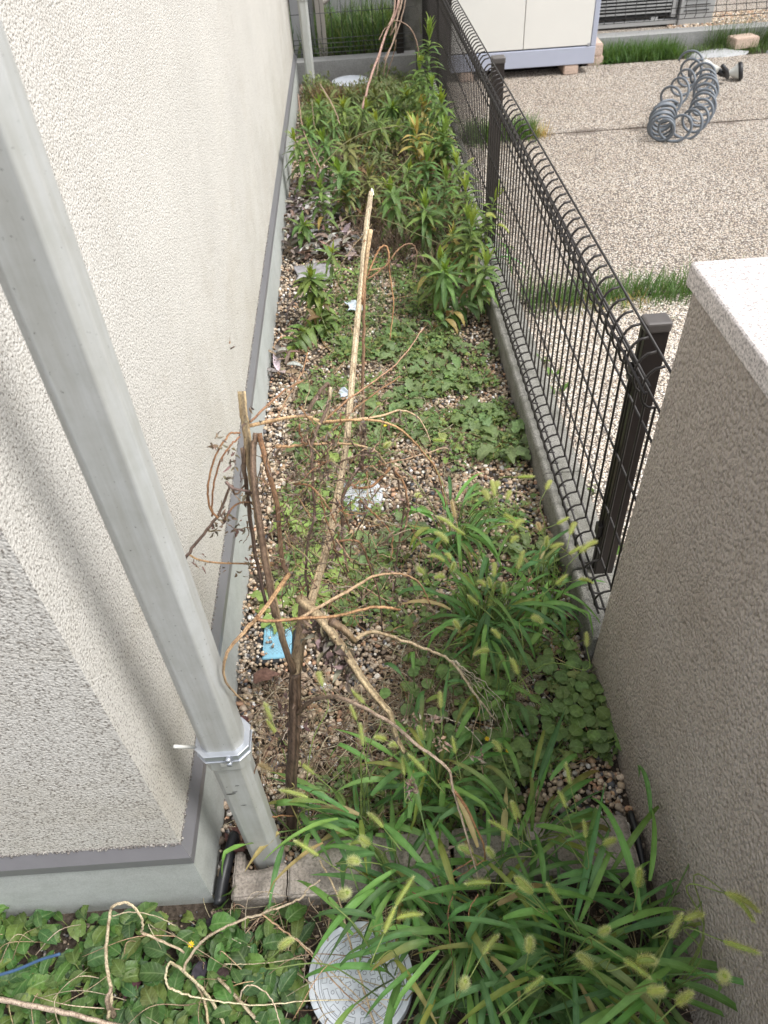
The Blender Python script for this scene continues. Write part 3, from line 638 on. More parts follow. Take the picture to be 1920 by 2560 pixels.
# blue meter box lid
c = U(690, 1575)
wm = thing('meter_box', 'light blue water meter box lid with black frame under the dead stalk', 'meter box', (-.296, 1.215, 0))
a = MB(); x0, x1, y0, y1 = -.338, -.258, 1.135, 1.262
a.box(x0 - .012, x1 + .012, y0 - .012, y0, -.02, .020); a.box(x0 - .012, x1 + .012, y1, y1 + .012, -.02, .020); a.box(x0 - .012, x0, y0, y1, -.02, .020); a.box(x1, x1 + .012, y0, y1, -.02, .020)
bev(a.build('frame', M['black'], wm, smooth=False), .003)
a = MB(); a.box(x0 + .002, x1 - .002, y0 + .002, y1 - .002, -.02, .018); lidb = bev(a.build('lid', M['blue'], wm, smooth=False), .006, 3)
a = MB()
for i in range(7):
    yy = y0 + .02 + i * .009; a.tube([(x0 + .008 + j * .0055, yy + (.005 if j % 2 else -.005), .0178) for j in range(13)], .0009, 4, cap=False)
for i in range(6): a.tube([(x0 + .01 + i * .011, y1 - .055, .0178), (x0 + .01 + i * .011, y1 - .015, .0178)], .0009, 4, cap=False)
for yy in (y1 - .055, y1 - .035, y1 - .015): a.tube([(x0 + .009, yy, .0178), (x1 - .009, yy, .0178)], .0009, 4, cap=False)
a.tube([(-.299 + .02 * math.cos(q), 1.235 + .014 * math.sin(q), .0178) for q in np.linspace(0, 6.3, 16)], .0009, 4, cap=False)
a.build('raised_pattern', M['lidline'], lidb)

# ================================================================== SHED, BRICKS, HOSE, BACK OF THE NEIGHBOUR'S YARD
shed = thing('storage_shed', 'cream two-door storage shed with lilac base and dark side', 'shed', (1.16, 6.1, .13))
SX0, SX1, SY0, SY1 = .668, 1.652, 5.80, 6.24
b = MB(); b.box(SX0 + .004, SX1 - .004, SY0 + .03, SY1, .236, 1.9); b.build('body', M['greypaint'], shed, smooth=False)
b = MB(); b.box(SX0, SX1, SY0, SY1, .128, .232); b.box(SX1 - .035, SX1, SY0 + .002, SY1, .2325, 1.9); b.box(SX0 - .002, SX1 + .002, SY0 + .002, SY1, 1.902, 1.96)
bev(b.build('frame', M['shedframe'], shed, smooth=False), .004)
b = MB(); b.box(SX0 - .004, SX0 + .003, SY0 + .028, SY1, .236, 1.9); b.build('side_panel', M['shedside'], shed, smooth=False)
for xa, xb in ((SX0 + .004, 1.156), (1.160, SX1 - .038)):
    b = MB(); b.box(xa, xb, SY0 + .004, SY0 + .028, .240, 1.895); dr = bev(b.build('door', M['shed'], shed, smooth=False), .003)
b = MB(); b.box(SX1 - .058, SX1 - .040, SY0 - .002, SY0 + .0035, .236, .252); b.build('door_stop', M['greypaint'], shed, smooth=False)
def brick(x, y, z, sx, sy, sz, label, rot=0, group='bricks around the shed'):
    import bmesh
    bm = bmesh.new(); bmesh.ops.create_cube(bm, size=1.0)
    for v in bm.verts: v.co.x *= sx; v.co.y *= sy; v.co.z = (v.co.z + .5) * sz
    bmesh.ops.bevel(bm, geom=list(bm.edges), offset=.006, segments=2, affect='EDGES')
    for v in bm.verts: v.co += mnoise.noise_vector(v.co * 30) * .003
    me = bpy.data.meshes.new('brick'); bm.to_mesh(me); bm.free(); me.materials.append(M['brick'])
    o = bpy.data.objects.new('brick', me); scene.collection.objects.link(o); o.location = (x, y, z); o.rotation_euler = (0, 0, rot)
    return tag(o, label, 'brick', group)
brick(1.50, 5.90, .068, .10, .20, .058, 'pinkish brick under the front right corner of the shed')
brick(.78, 5.90, .068, .10, .20, .058, 'brick under the front left corner of the shed')
brick(1.715, 6.10, .046, .11, .21, .075, 'lower brick of the stack beside the shed', .05)
brick(1.712, 6.105, .122, .11, .21, .075, 'upper brick of the stack beside the shed', -.04)
brick(2.82, 6.16, .075, .19, .12, .07, 'lone pink brick lying on the pale stones by the curb', .2)
def slab(x, y, sx, sy, sz, label):
    import bmesh
    bm = bmesh.new(); bmesh.ops.create_icosphere(bm, subdivisions=3, radius=1)
    for v in bm.verts:
        n = mnoise.noise_vector(v.co * 1.6) * .18; v.co += n; v.co.x *= sx; v.co.y *= sy; v.co.z *= sz
    me = bpy.data.meshes.new('stepping_stone'); bm.to_mesh(me); bm.free(); me.materials.append(M['rock'])
    for p_ in me.polygons: p_.use_smooth = True
    o = bpy.data.objects.new('stepping_stone', me); scene.collection.objects.link(o); o.location = (x, y, .055)
    return tag(o, label, 'stone', 'pale flat stones along the far curb')
slab(2.62, 6.06, .22, .11, .035, 'long pale flat stone behind the spray nozzle')
slab(3.10, 6.03, .14, .09, .03, 'smaller grey flat stone right of the lone brick')
# coil hose
hp = [U(a_, b_, .135) for a_, b_ in [(1722, 150), (1731, 166), (1723, 188), (1706, 215), (1684, 240), (1667, 266), (1655, 300), (1654, 322), (1662, 326), (1690, 324), (1716, 315), (1737, 302), (1750, 288), (1756, 270), (1761, 250), (1764, 228), (1765, 206), (1757, 188), (1745, 172)]]
hp = crom(hp, 14)
seg = np.r_[0, np.cumsum(np.linalg.norm(np.diff(hp, axis=0), axis=1))]; tot = seg[-1]
def at_s(s_): return np.array([np.interp(s_, seg, hp[:, k]) for k in range(3)])
turns = []; s_ = 0.0; ph = 0.0; pts = []
while s_ < tot:
    f = s_ / tot
    pitch = .21 if f < .40 else (.05 if f < .53 else .105)
    ds = pitch / 16; c = at_s(s_); t = nrm(at_s(min(tot, s_ + .03)) - at_s(max(0, s_ - .03)))
    if .38 < f < .58: t = nrm(t * .35 + np.array([.3, .9, 0]) * (1 if f > .47 else -1) * .0 + np.array([.25, 1, .15]))
    sd_ = nrm(np.cross(t, (0, 0, 1))); up = nrm(np.cross(sd_, t)); R_ = .064 + .006 * math.sin(ph * .31)
    pts.append(c + R_ * (math.cos(ph) * sd_ + math.sin(ph) * up)); ph += 2 * math.pi / 16; s_ += ds
end = U(1762, 158, .20); pts.append((pts[-1] + end) / 2 + np.array([0, 0, .02])); pts.append(end)
hose = thing('coil_hose', 'grey coiled garden hose with white and black spray nozzle on the paving', 'hose', tuple(U(1700, 345, .068)))
b = MB(); b.tube(crom(pts, 2), .0075, 8); b.build('hose_tube', M['hose'], hose)
n0 = U(1764, 158, .20); n1 = U(1793, 176, .155)
dv = nrm(n1 - n0); b = MB(); b.tube([n0 - dv * .02, n0, n0 + dv * .03, n0 + dv * .035, n1], [.014, .022, .023, .019, .022], 14); b.build('connector', M['white'], hose)
g0 = n1; g1 = U(1818, 190, .11); b = MB(); b.tube([g0, (g0 + g1) / 2, g1, U(1816, 178, .15), U(1806, 164, .19)], [.016, .022, .020, .015, .012], 12); nz_ = b.build('grip', M['black'], hose)
h0 = U(1812, 186, .10); h1 = U(1838, 180, .115); b = MB(); dv = nrm(h1 - h0); b.tube([h0, h0 + dv * .03, h1, h1 + dv * .02], [.014, .018, .036, .050], 18); sp = b.build('spray_head', M['white'], hose)
b = MB(); b.tube([h1 + dv * .018, h1 + dv * .04, h1 + dv * .045], [.052, .053, .042], 20); b.build('spray_face', M['black'], sp)

# curb, fence and equipment behind the paving
bc = thing('boundary_curb', 'smooth grey concrete curb behind the paving under the rear fence', 'curb', (3, 6.35, 0))
b = MB(); b.box(1.0, 7, 6.285, 6.42, -.02, .165); b.build('block', M['concrete'], bc, smooth=False)
cc = thing('cross_curb', 'mossy grey concrete curb across the far end of the passage', 'curb', (0, 6.43, 0))
b = MB(); b.box(-1.2, .478, 6.365, 6.50, -.02, .125); b.build('block', M['concrete'], cc, smooth=False)
b = MB(); b.add([(.6, 6.5, .14), (9, 6.5, .14), (9, 14, .14), (.6, 14, .14)], [(0, 1, 2, 3)]); tag(b.build('gravel_yard', M['agg'], smooth=False), kind='structure')
gm = MB(); p = scatter(2.4, 4.2, 6.43, 6.9, 5000); p[:, 2] = .145; pebbles(gm, p, RNG.uniform(.007, .013, len(p)), ICO1); tag(gm.build('rear_gravel', M['pebble']), 'brown gravel strip behind the rear boundary curb', 'gravel', kind='stuff')
def xmesh(x0, x1, y, z0, z1, label, mat, sp=.07, rails=4, roll=True, postx=()):
    t = thing('mesh_fence', label, 'fence', ((x0 + x1) / 2, y, z0)); a = MB()
    for xx in np.arange(x0 + .02, x1, sp):
        P = [(xx, y - .028 * math.sin(math.pi * k / 6), z0 + .07 * k / 6) for k in range(7)] if roll else [(xx, y, z0)]
        a.tube(P + [(xx, y, z1)], .0025, 5)
    zs = [z0, z0 + .035, z0 + .07] + list(np.linspace(z0 + .22, z1, rails)) if roll else [z0, z0 + .03, z0 + .06, z0 + .09] + list(np.linspace(z0 + .25, z1, rails))
    for z in zs: a.tube([(x0, y - (.03 if roll and abs(z - z0 - .035) < .01 else .003), z), (x1, y - (.03 if roll and abs(z - z0 - .035) < .01 else .003), z)], .0025, 5)
    a.build('mesh_panel', mat, t)
    for q in postx:
        a = MB(); a.box(q - .027, q + .027, y + .004, y + .06, z0 - .07, z1 + .02); bev(a.build('post', M['post'], t, smooth=False), .002)
    return t
xmesh(1.1, 6.8, 6.36, .235, .95, 'dark wire mesh fence behind the paving in front of the air conditioner', M['wire'], .073, 5, True, (3.9, 5.9))
xmesh(-1.2, .47, 6.43, .165, .95, 'green grey wire mesh fence across the far end of the passage', M['wiregrey'], .075, 5, False, (.365,))
ac = thing('air_conditioner', 'grey slatted air conditioner outdoor unit behind the rear fence', 'air conditioner', (2.1, 6.75, .14))
b = MB(); b.box(1.35, 2.46, 6.64, 6.95, .20, .85); b.build('casing', M['acdark'], ac, smooth=False)
b = MB()
for k in range(26): b.box(1.37, 2.42, 6.606 + .002 * (k % 2), 6.622, .232 + k * .022, .241 + k * .022)
for k in range(6): b.box(1.55 + .0 * k, 1.556, 6.6, 6.606, .2, .8)
b.build('grille', M['ac'], ac, smooth=False)
b = MB(); b.box(1.34, 2.475, 6.60, 6.66, .155, .185); b.box(1.62, 1.68, 6.61, 6.66, .185, .205); b.box(2.28, 2.33, 6.61, 6.66, .185, .205); b.box(2.425, 2.46, 6.604, 6.64, .20, .85); b.build('base_rail', M['ac'], ac, smooth=False)
cb = thing('equipment_cabinet', 'plain grey equipment cabinet right of the air conditioner', 'cabinet', (2.64, 6.7, .14))
b = MB(); b.box(2.482, 2.74, 6.585, 6.9, .142, 1.0); bev(b.build('casing', M['ac'], cb, smooth=False), .006)
b = MB()
for k in range(5): b.box(2.51, 2.70, 6.580, 6.587, .235 + k * .035, .240 + k * .035)
b.build('louvre', M['acdark'], cb, smooth=False)
nh = thing('neighbour_house', 'pale grey neighbouring house wall in the background', 'house', (2.5, 9, 0))
b = MB(); b.box(-.2, 9, 7.6, 9.5, -.02, 5.5); b.build('wall', M['greypaint'], nh, smooth=False)
# items behind the cross fence: posts and curved pipe
for (xa, xb, ya, m_, lb) in [(-.43, -.36, 6.62, 'greypaint', 'grey post behind the far downspout'), (-.315, -.265, 6.66, 'greypaint', 'slim grey post behind the cross fence'), (-.245, -.18, 6.6, 'beigepaint', 'beige post rising behind the cross fence')]:
    b = MB(); b.box(xa, xb, ya, ya + .06, .0, 1.8); o = bev(b.build('post', M[m_], smooth=False, loc=((xa + xb) / 2, ya, 0)), .004); tag(o, lb, 'post')
b = MB(); b.tube(crom([(-.10, 6.75, 1.3), (-.10, 6.75, .62), (-.115, 6.74, .50), (-.16, 6.72, .44), (-.24, 6.70, .42)], 6), .02, 10)
tag(b.build('drain_pipe', M['beigepaint']), 'curved beige pipe behind the cross fence', 'pipe')
b = MB(); b.box(.40, .62, 6.52, 6.75, .10, 1.5); tag(bev(b.build('concrete_pillar', M['curb'], smooth=False, loc=(.51, 6.6, .1)), .01), 'rough grey pillar behind the cross fence beside the shed', 'pillar')

# ================================================================== VEGETATION
# ---- foxtail grass
GRN = [(0.125, 0.27, 0.075), (0.10, 0.23, 0.075), (0.16, 0.31, 0.085), (0.09, 0.205, 0.08)]
CL = [  # ground px, py, blades, length, spread, label
    (1215, 1600, 95, .26, .9, 'dense foxtail grass clump in the middle of the gravel near the curb end'),
    (1140, 1385, 62, .24, .9, 'foxtail grass clump with pale heads beside the curb, behind the dense one'),
    (1345, 1540, 46, .22, .8, 'foxtail grass clump leaning onto the concrete curb'),
    (1090, 2010, 58, .25, 1.0, 'foxtail grass clump below the long broken branch'),
    (915, 2085, 44, .25, 1.0, 'foxtail grass clump between dead stalk and edging block'),
    (1330, 2130, 46, .27, 1.0, 'foxtail grass clump growing over the pale edging block'),
    (1150, 2380, 70, .30, 1.1, 'big foxtail grass clump right of the front drain cover'),
    (1400, 2440, 80, .34, 1.1, 'largest foxtail grass clump at the front beside the brown wall'),
    (1600, 2500, 50, .36, 1.0, 'tall foxtail grass leaning on the brown wall at the bottom right'),
    (985, 2450, 16, .28, .8, 'thin foxtail grass hanging over the drain cover'),
    (1190, 700, 34, .30, .8, 'tall foxtail grass among the leafy weeds by the fence'),
    (760, 2090, 12, .22, .9, 'sparse foxtail grass at the foot of the dead stalk'),
    (1265, 1780, 18, .18, .9, 'small foxtail grass tuft among round weeds by the wall'),
    (1010, 2230, 50, .27, 1.1, 'foxtail grass clump in front of the middle edging block'),
    (1060, 1760, 12, .18, .9, 'small foxtail tuft in the gravel right of the dead stalk'),
    (1640, 2350, 30, .30, .9, 'foxtail grass clump tight against the foot of the brown wall'),
    (1240, 2290, 46, .28, 1.1, 'foxtail grass clump filling the ground before the pale edging block'),
]
HEADS = """1237 1240 1223 1129;1221 1252 1205 1170;1243 1222 1246 1180;1268 1250 1277 1211;1294 1193 1335 1189;1365 1225 1380 1187;1082 1100 1113 1100
1139 1295 1130 1250 p;1133 1316 1093 1280;1163 1337 1127 1313;1121 1358 1087 1310;1112 1404 1069 1364;1127 1400 1115 1365;1235 1443 1238 1380;1294 1425 1310 1367;1351 1325 1344 1307 p
1286 1322 1313 1268;1277 1358 1295 1325;1259 1286 1290 1301;1365 1367 1368 1343;1374 1370 1410 1349;1392 1310 1419 1295;1425 1337 1443 1280;1422 1385 1452 1367;1449 1382 1497 1331;1446 1449 1487 1438
1389 1461 1417 1437;1261 1485 1259 1458;1196 1512 1170 1488;1214 1467 1196 1434;1228 1470 1222 1445;1330 1545 1356 1539;1467 1618 1467 1575;1250 1597 1232 1560;1223 1628 1187 1616;1148 1572 1136 1551
1295 1681 1277 1648;1102 1771 1100 1715;1111 1443 1087 1431;1060 1437 1045 1419;1129 1428 1136 1407
806 1715 789 1648;679 1800 657 1744;693 1836 667 1800;912 1759 871 1713;891 1800 876 1763;908 1865 900 1807;1002 1865 973 1845;965 1850 937 1831;785 1935 744 1896;681 1927 642 1901 p
1011 1939 1006 1881;1066 1932 1020 1879;1057 1850 1047 1816;1139 1884 1131 1843;1252 1881 1235 1833;958 2069 919 2019;924 2110 900 2094;1290 2050 1281 1997;1281 2089 1223 2040;1180 2135 1148 2101;1233 2142 1218 2120
1295 1686 1283 1650;1464 2095 1462 2040;1595 2218 1603 2166;1509 2110 1539 2098;1401 2259 1367 2207;1330 2233 1300 2196;1500 2332 1522 2322;1674 2345 1704 2285 t;1711 2300 1771 2267 t
1812 2233 1920 2252 t;1823 2237 1905 2282 t;1808 2353 1898 2383 t;1806 2447 1814 2438 t;1591 2405 1651 2386 t;1558 2397 1629 2442 t;1311 2483 1356 2442;1621 2480 1662 2476 t;1692 2510 1730 2480 t;1322 2379 1326 2345;1479 2416 1449 2375
960 2333 987 2265;989 2265 1034 2186;992 2296 1055 2270;1207 2386 1249 2317;1155 2468 1165 2450;1228 2207 1165 2197;1322 2228 1291 2181;872 2152 895 2146;850 2238 872 2230;923 2107 871 2092
770 1994 695 1963;796 2139 735 2098;1426 1962 1415 1905;1415 2020 1400 1962;1300 2046 1279 1994;1168 407 1180 398;1215 540 1240 520;1245 562 1275 557;700 2373 727 2335;962 1118 975 1105;1040 1240 1052 1230"""
heads = []
for h in HEADS.replace('\n', ';').split(';'):
    q = h.split()
    if len(q) >= 4: heads.append(([float(x) for x in q[:4]], q[4] if len(q) > 4 else ''))
bases = [U(c[0], c[1]) for c in CL]
asg = {i: [] for i in range(len(CL))}
for (x0, y0, x1, y1), fl in heads:
    z = .24
    if y0 > 2160: z = .30
    if fl == 't': z = .46
    if y0 < 700: z = .42
    if 1350 < x0 < 1500 and y0 < 1480: z = .27
    a = U(x0, y0, z); best = min(range(len(CL)), key=lambda i: math.hypot(bases[i][0] - a[0], bases[i][1] - a[1]) + (0 if CL[i][0] > 0 else 9))
    e = U(x1, y1, z); L_ = np.linalg.norm(e - a); dz = .012
    if L_ < .035: dz = .03                                   # seen nearly end-on: it points up at the viewer
    e = U(x1, y1, z + dz)
    v = e - a; Ln = np.linalg.norm(v); Ln2 = min(max(Ln, .032), .085); e = a + v / Ln * Ln2
    asg[best].append((a, e, fl))
def seedhead(mb, a, e, fl, stem_dir):
    ax = e - a; Lh = np.linalg.norm(ax); n = 7
    dr = np.array([0, 0, -rv(.0, .45) * Lh]); fat = rv(.78, 1.15)
    if Lh < .036: dr *= 0
    P = np.array([a + ax * t + dr * (4 * t * t * .5) for t in np.linspace(0, 1, n)])
    rad = fat * .0033 * np.sin(np.pi * np.clip(np.linspace(.10, .985, n), 0, 1)) ** .5
    c0 = (0.42, 0.52, 0.18) if fl != 'p' else (0.45, 0.40, 0.26)
    mb.tube(P, rad, 7, vary(c0, .12))
    nh_ = int(420 * Lh / .05)
    T = np.linspace(.02, .98, nh_); Vs = []; Fs = []; Cs = []
    for k, t in enumerate(T):
        p = a + ax * t + dr * (2 * t * t); ang = k * 2.399
        d = nrm(ax); s1 = nrm(np.cross(d, (.3, .2, 1))); s2 = np.cross(d, s1)
        rdir = math.cos(ang) * s1 + math.sin(ang) * s2
        r0 = .003 if t < .93 else .0012; ln = rv(.0075, .0135) * (1 - .45 * t) * fat * min(1, .55 + 3 * t); dirn = nrm(rdir * (1 if t < .9 else .5) + d * (rv(.35, .8) + (1.0 if t > .9 else 0))); w = nrm(np.cross(dirn, rdir + d)) * .00028
        b0 = p + rdir * r0; Vs += [b0 - w, b0 + w, b0 + dirn * ln]; Fs.append((3 * k, 3 * k + 1, 3 * k + 2))
        cc_ = (0.66, 0.71, 0.42) if fl != 'p' else (0.68, 0.6, 0.45); Cs += [cc_] * 3
        if k % 3 == 0:                                         # spikelet grain
            g_ = p + rdir * .0034; gw = nrm(np.cross(rdir, d)) * .0009; b_ = len(Vs)
    mb.add(Vs, np.array(Fs), np.array(Cs))
    # grains
    for k in range(int(70 * Lh / .05)):
        t = rv(.05, .95); ang = rv(0, 6.28); d = nrm(ax); s1 = nrm(np.cross(d, (.3, .2, 1))); s2 = np.cross(d, s1)
        rdir = math.cos(ang) * s1 + math.sin(ang) * s2; p = a + ax * t + dr * (2 * t * t) + rdir * .0032; w = nrm(np.cross(rdir, d)) * .0008
        mb.add([p - w, p + d * .0012 + rdir * .0008, p + w, p - d * .0012], [(0, 1, 2, 3)], vary((0.55, 0.64, 0.20) if fl != 'p' else (.6, .5, .35), .2))
for i, (px, py, nb, ln, spd, lab) in enumerate(CL):
    B = bases[i]; t = thing('foxtail_grass', lab, 'foxtail grass', tuple(B), 'foxtail grass clumps')
    a = MB(); st = MB(); wmax = .0125; nb = int(nb * .82); ln *= .70
    for k in range(nb):
        az = rv(0, 6.283); r0 = rv(0, .035); base = B + np.array([r0 * math.cos(az * 1.7), r0 * math.sin(az * 1.7), 0])
        # culm first, then the blade leaves it
        h = rv(.01, .21) * ln / .2; lean = rv(.1, .85); az2 = az + rv(-.5, .5)
        top = base + np.array([math.cos(az2) * h * lean, math.sin(az2) * h * lean, h])
        if k % 2 == 0: st.tube(crom([base, (base + top) / 2 + np.array([0, 0, .01]), top], 3), [.0016] * 7, 5, vary((0.11, 0.19, 0.06)))
        d = np.array([math.cos(az2), math.sin(az2), rv(.1, 1.1)])
        l = ln * rv(.55, 1.1); col = vary(random.choice(GRN), .2)
        if random.random() < .06: col = vary((0.20, 0.24, 0.06), .2)
        if random.random() < .035: col = vary((0.40, 0.33, 0.18), .2)
        leaf(a, top, d, l, wmax * rv(.7, 1.25), col, droop=rv(1.0, 3.0), fold=.35, segs=9, shape='grass', twist=rv(-1.4, 1.4), wav=.05, kink=(random.randint(3, 7) if random.random() < .3 else -1), tipcol=vary((0.30, 0.24, 0.10), .2) if random.random() < .08 else vary(col, .15))
    a.build('blades', M['grass'], t)
    for (p, e, fl) in asg[i]:
        hd = MB(); seedhead(hd, p, e, fl, None); hd.build('seed_head', M['head'], t)
        base = B + np.array([rv(-.03, .03), rv(-.03, .03), 0]); dv = nrm(e - p)
        mid = base * .45 + p * .55; mid[2] = p[2] * .72
        c2 = p - dv * min(.05, np.linalg.norm(p - base) * .3)
        st.tube(crom([base, mid, c2, p], 5), np.linspace(.0014, .0009, 16), 5, vary((0.20, 0.27, 0.08) if fl != 'p' else (.4, .33, .18)))
    st.build('stems', M['grass'], t)

# ---- goldenrod-like leafy weeds: upright stem with spirally set lance leaves
LG = [(0.12, 0.225, 0.07), (0.10, 0.195, 0.07), (0.145, 0.25, 0.075), (0.105, 0.185, 0.08)]
def leafy(base, tip, label, nl=34, ll=.085, lw=.017, dull=False, bend=.1, yellow=0.0, group='leafy upright weeds along the passage'):
    base = np.array(base); tip = np.array(tip); sc_ = rv(.85, 1.15); ll *= 1.2 * sc_; lw *= 1.25 * sc_ * rv(.85, 1.15); nl = int(nl * rv(1.0, 1.3)); hue = rv(-.22, .10)
    tip = tip + np.array([rv(-.03, .03), rv(-.05, .05), 0])
    t = thing('leafy_weed', label, 'weed', tuple(base), group); st = MB(); lf = MB()
    mid = (base + tip) / 2 + np.array([rv(-bend, bend) * .3, rv(-bend, bend) * .3, .04])
    P = crom([base, mid, tip], 8); st.tube(P, np.linspace(.0032, .0015, len(P)), 6, vary((0.13, 0.17, 0.07))); n = len(P)
    for k in range(nl):
        f = .12 + .88 * (k / (nl - 1)) ** .85; q = f * (n - 1); i0 = min(int(q), n - 2); p = P[i0] + (P[i0 + 1] - P[i0]) * (q - i0)
        ax = nrm(P[i0 + 1] - P[i0]); ang = k * 2.4 + rv(-.3, .3)
        s1 = nrm(np.cross(ax, (.31, .9, .2))); s2 = np.cross(ax, s1); rd = math.cos(ang) * s1 + math.sin(ang) * s2
        top = f > .86; d = rd * (1 if not top else .55) + ax * (.35 + (1.1 if top else 0) * f)
        sz = (1 - .45 * max(0, f - .6) / .4) * rv(.75, 1.15) * (.55 + .45 * min(1, f / .25))
        col = vary(random.choice(LG), .18)
        if top: col = vary((0.19, 0.31, 0.07), .15)
        if dull: col = vary((0.14, 0.18, 0.08), .2)
        col = (col[0] * (1 + hue), col[1] * (1 + hue * .3), col[2])
        if f < .4 and random.random() < .13: col = vary(random.choice([(0.24, 0.19, 0.10), (0.17, 0.12, 0.08), (0.30, 0.28, 0.11)]), .2)
        if random.random() < yellow: col = vary((0.36, 0.35, 0.15), .2)
        leaf(lf, p, d, ll * sz, lw * sz, col, droop=rv(.6, 1.5) * (1 - .6 * top) + (1.3 if f < .5 else 0), fold=.3, segs=6, shape='lance', wav=.06)
    st.build('stem', M['leaf'], t); lf.build('leaves', M['leaf'], t); return t
def LW(px, py, y, label, lean=(0, 0), **k):
    tip = Y(px, py, y); base = np.array([np.clip(tip[0] + lean[0], -.36, .45), y + lean[1], 0]); leafy(base, tip, label, **k)
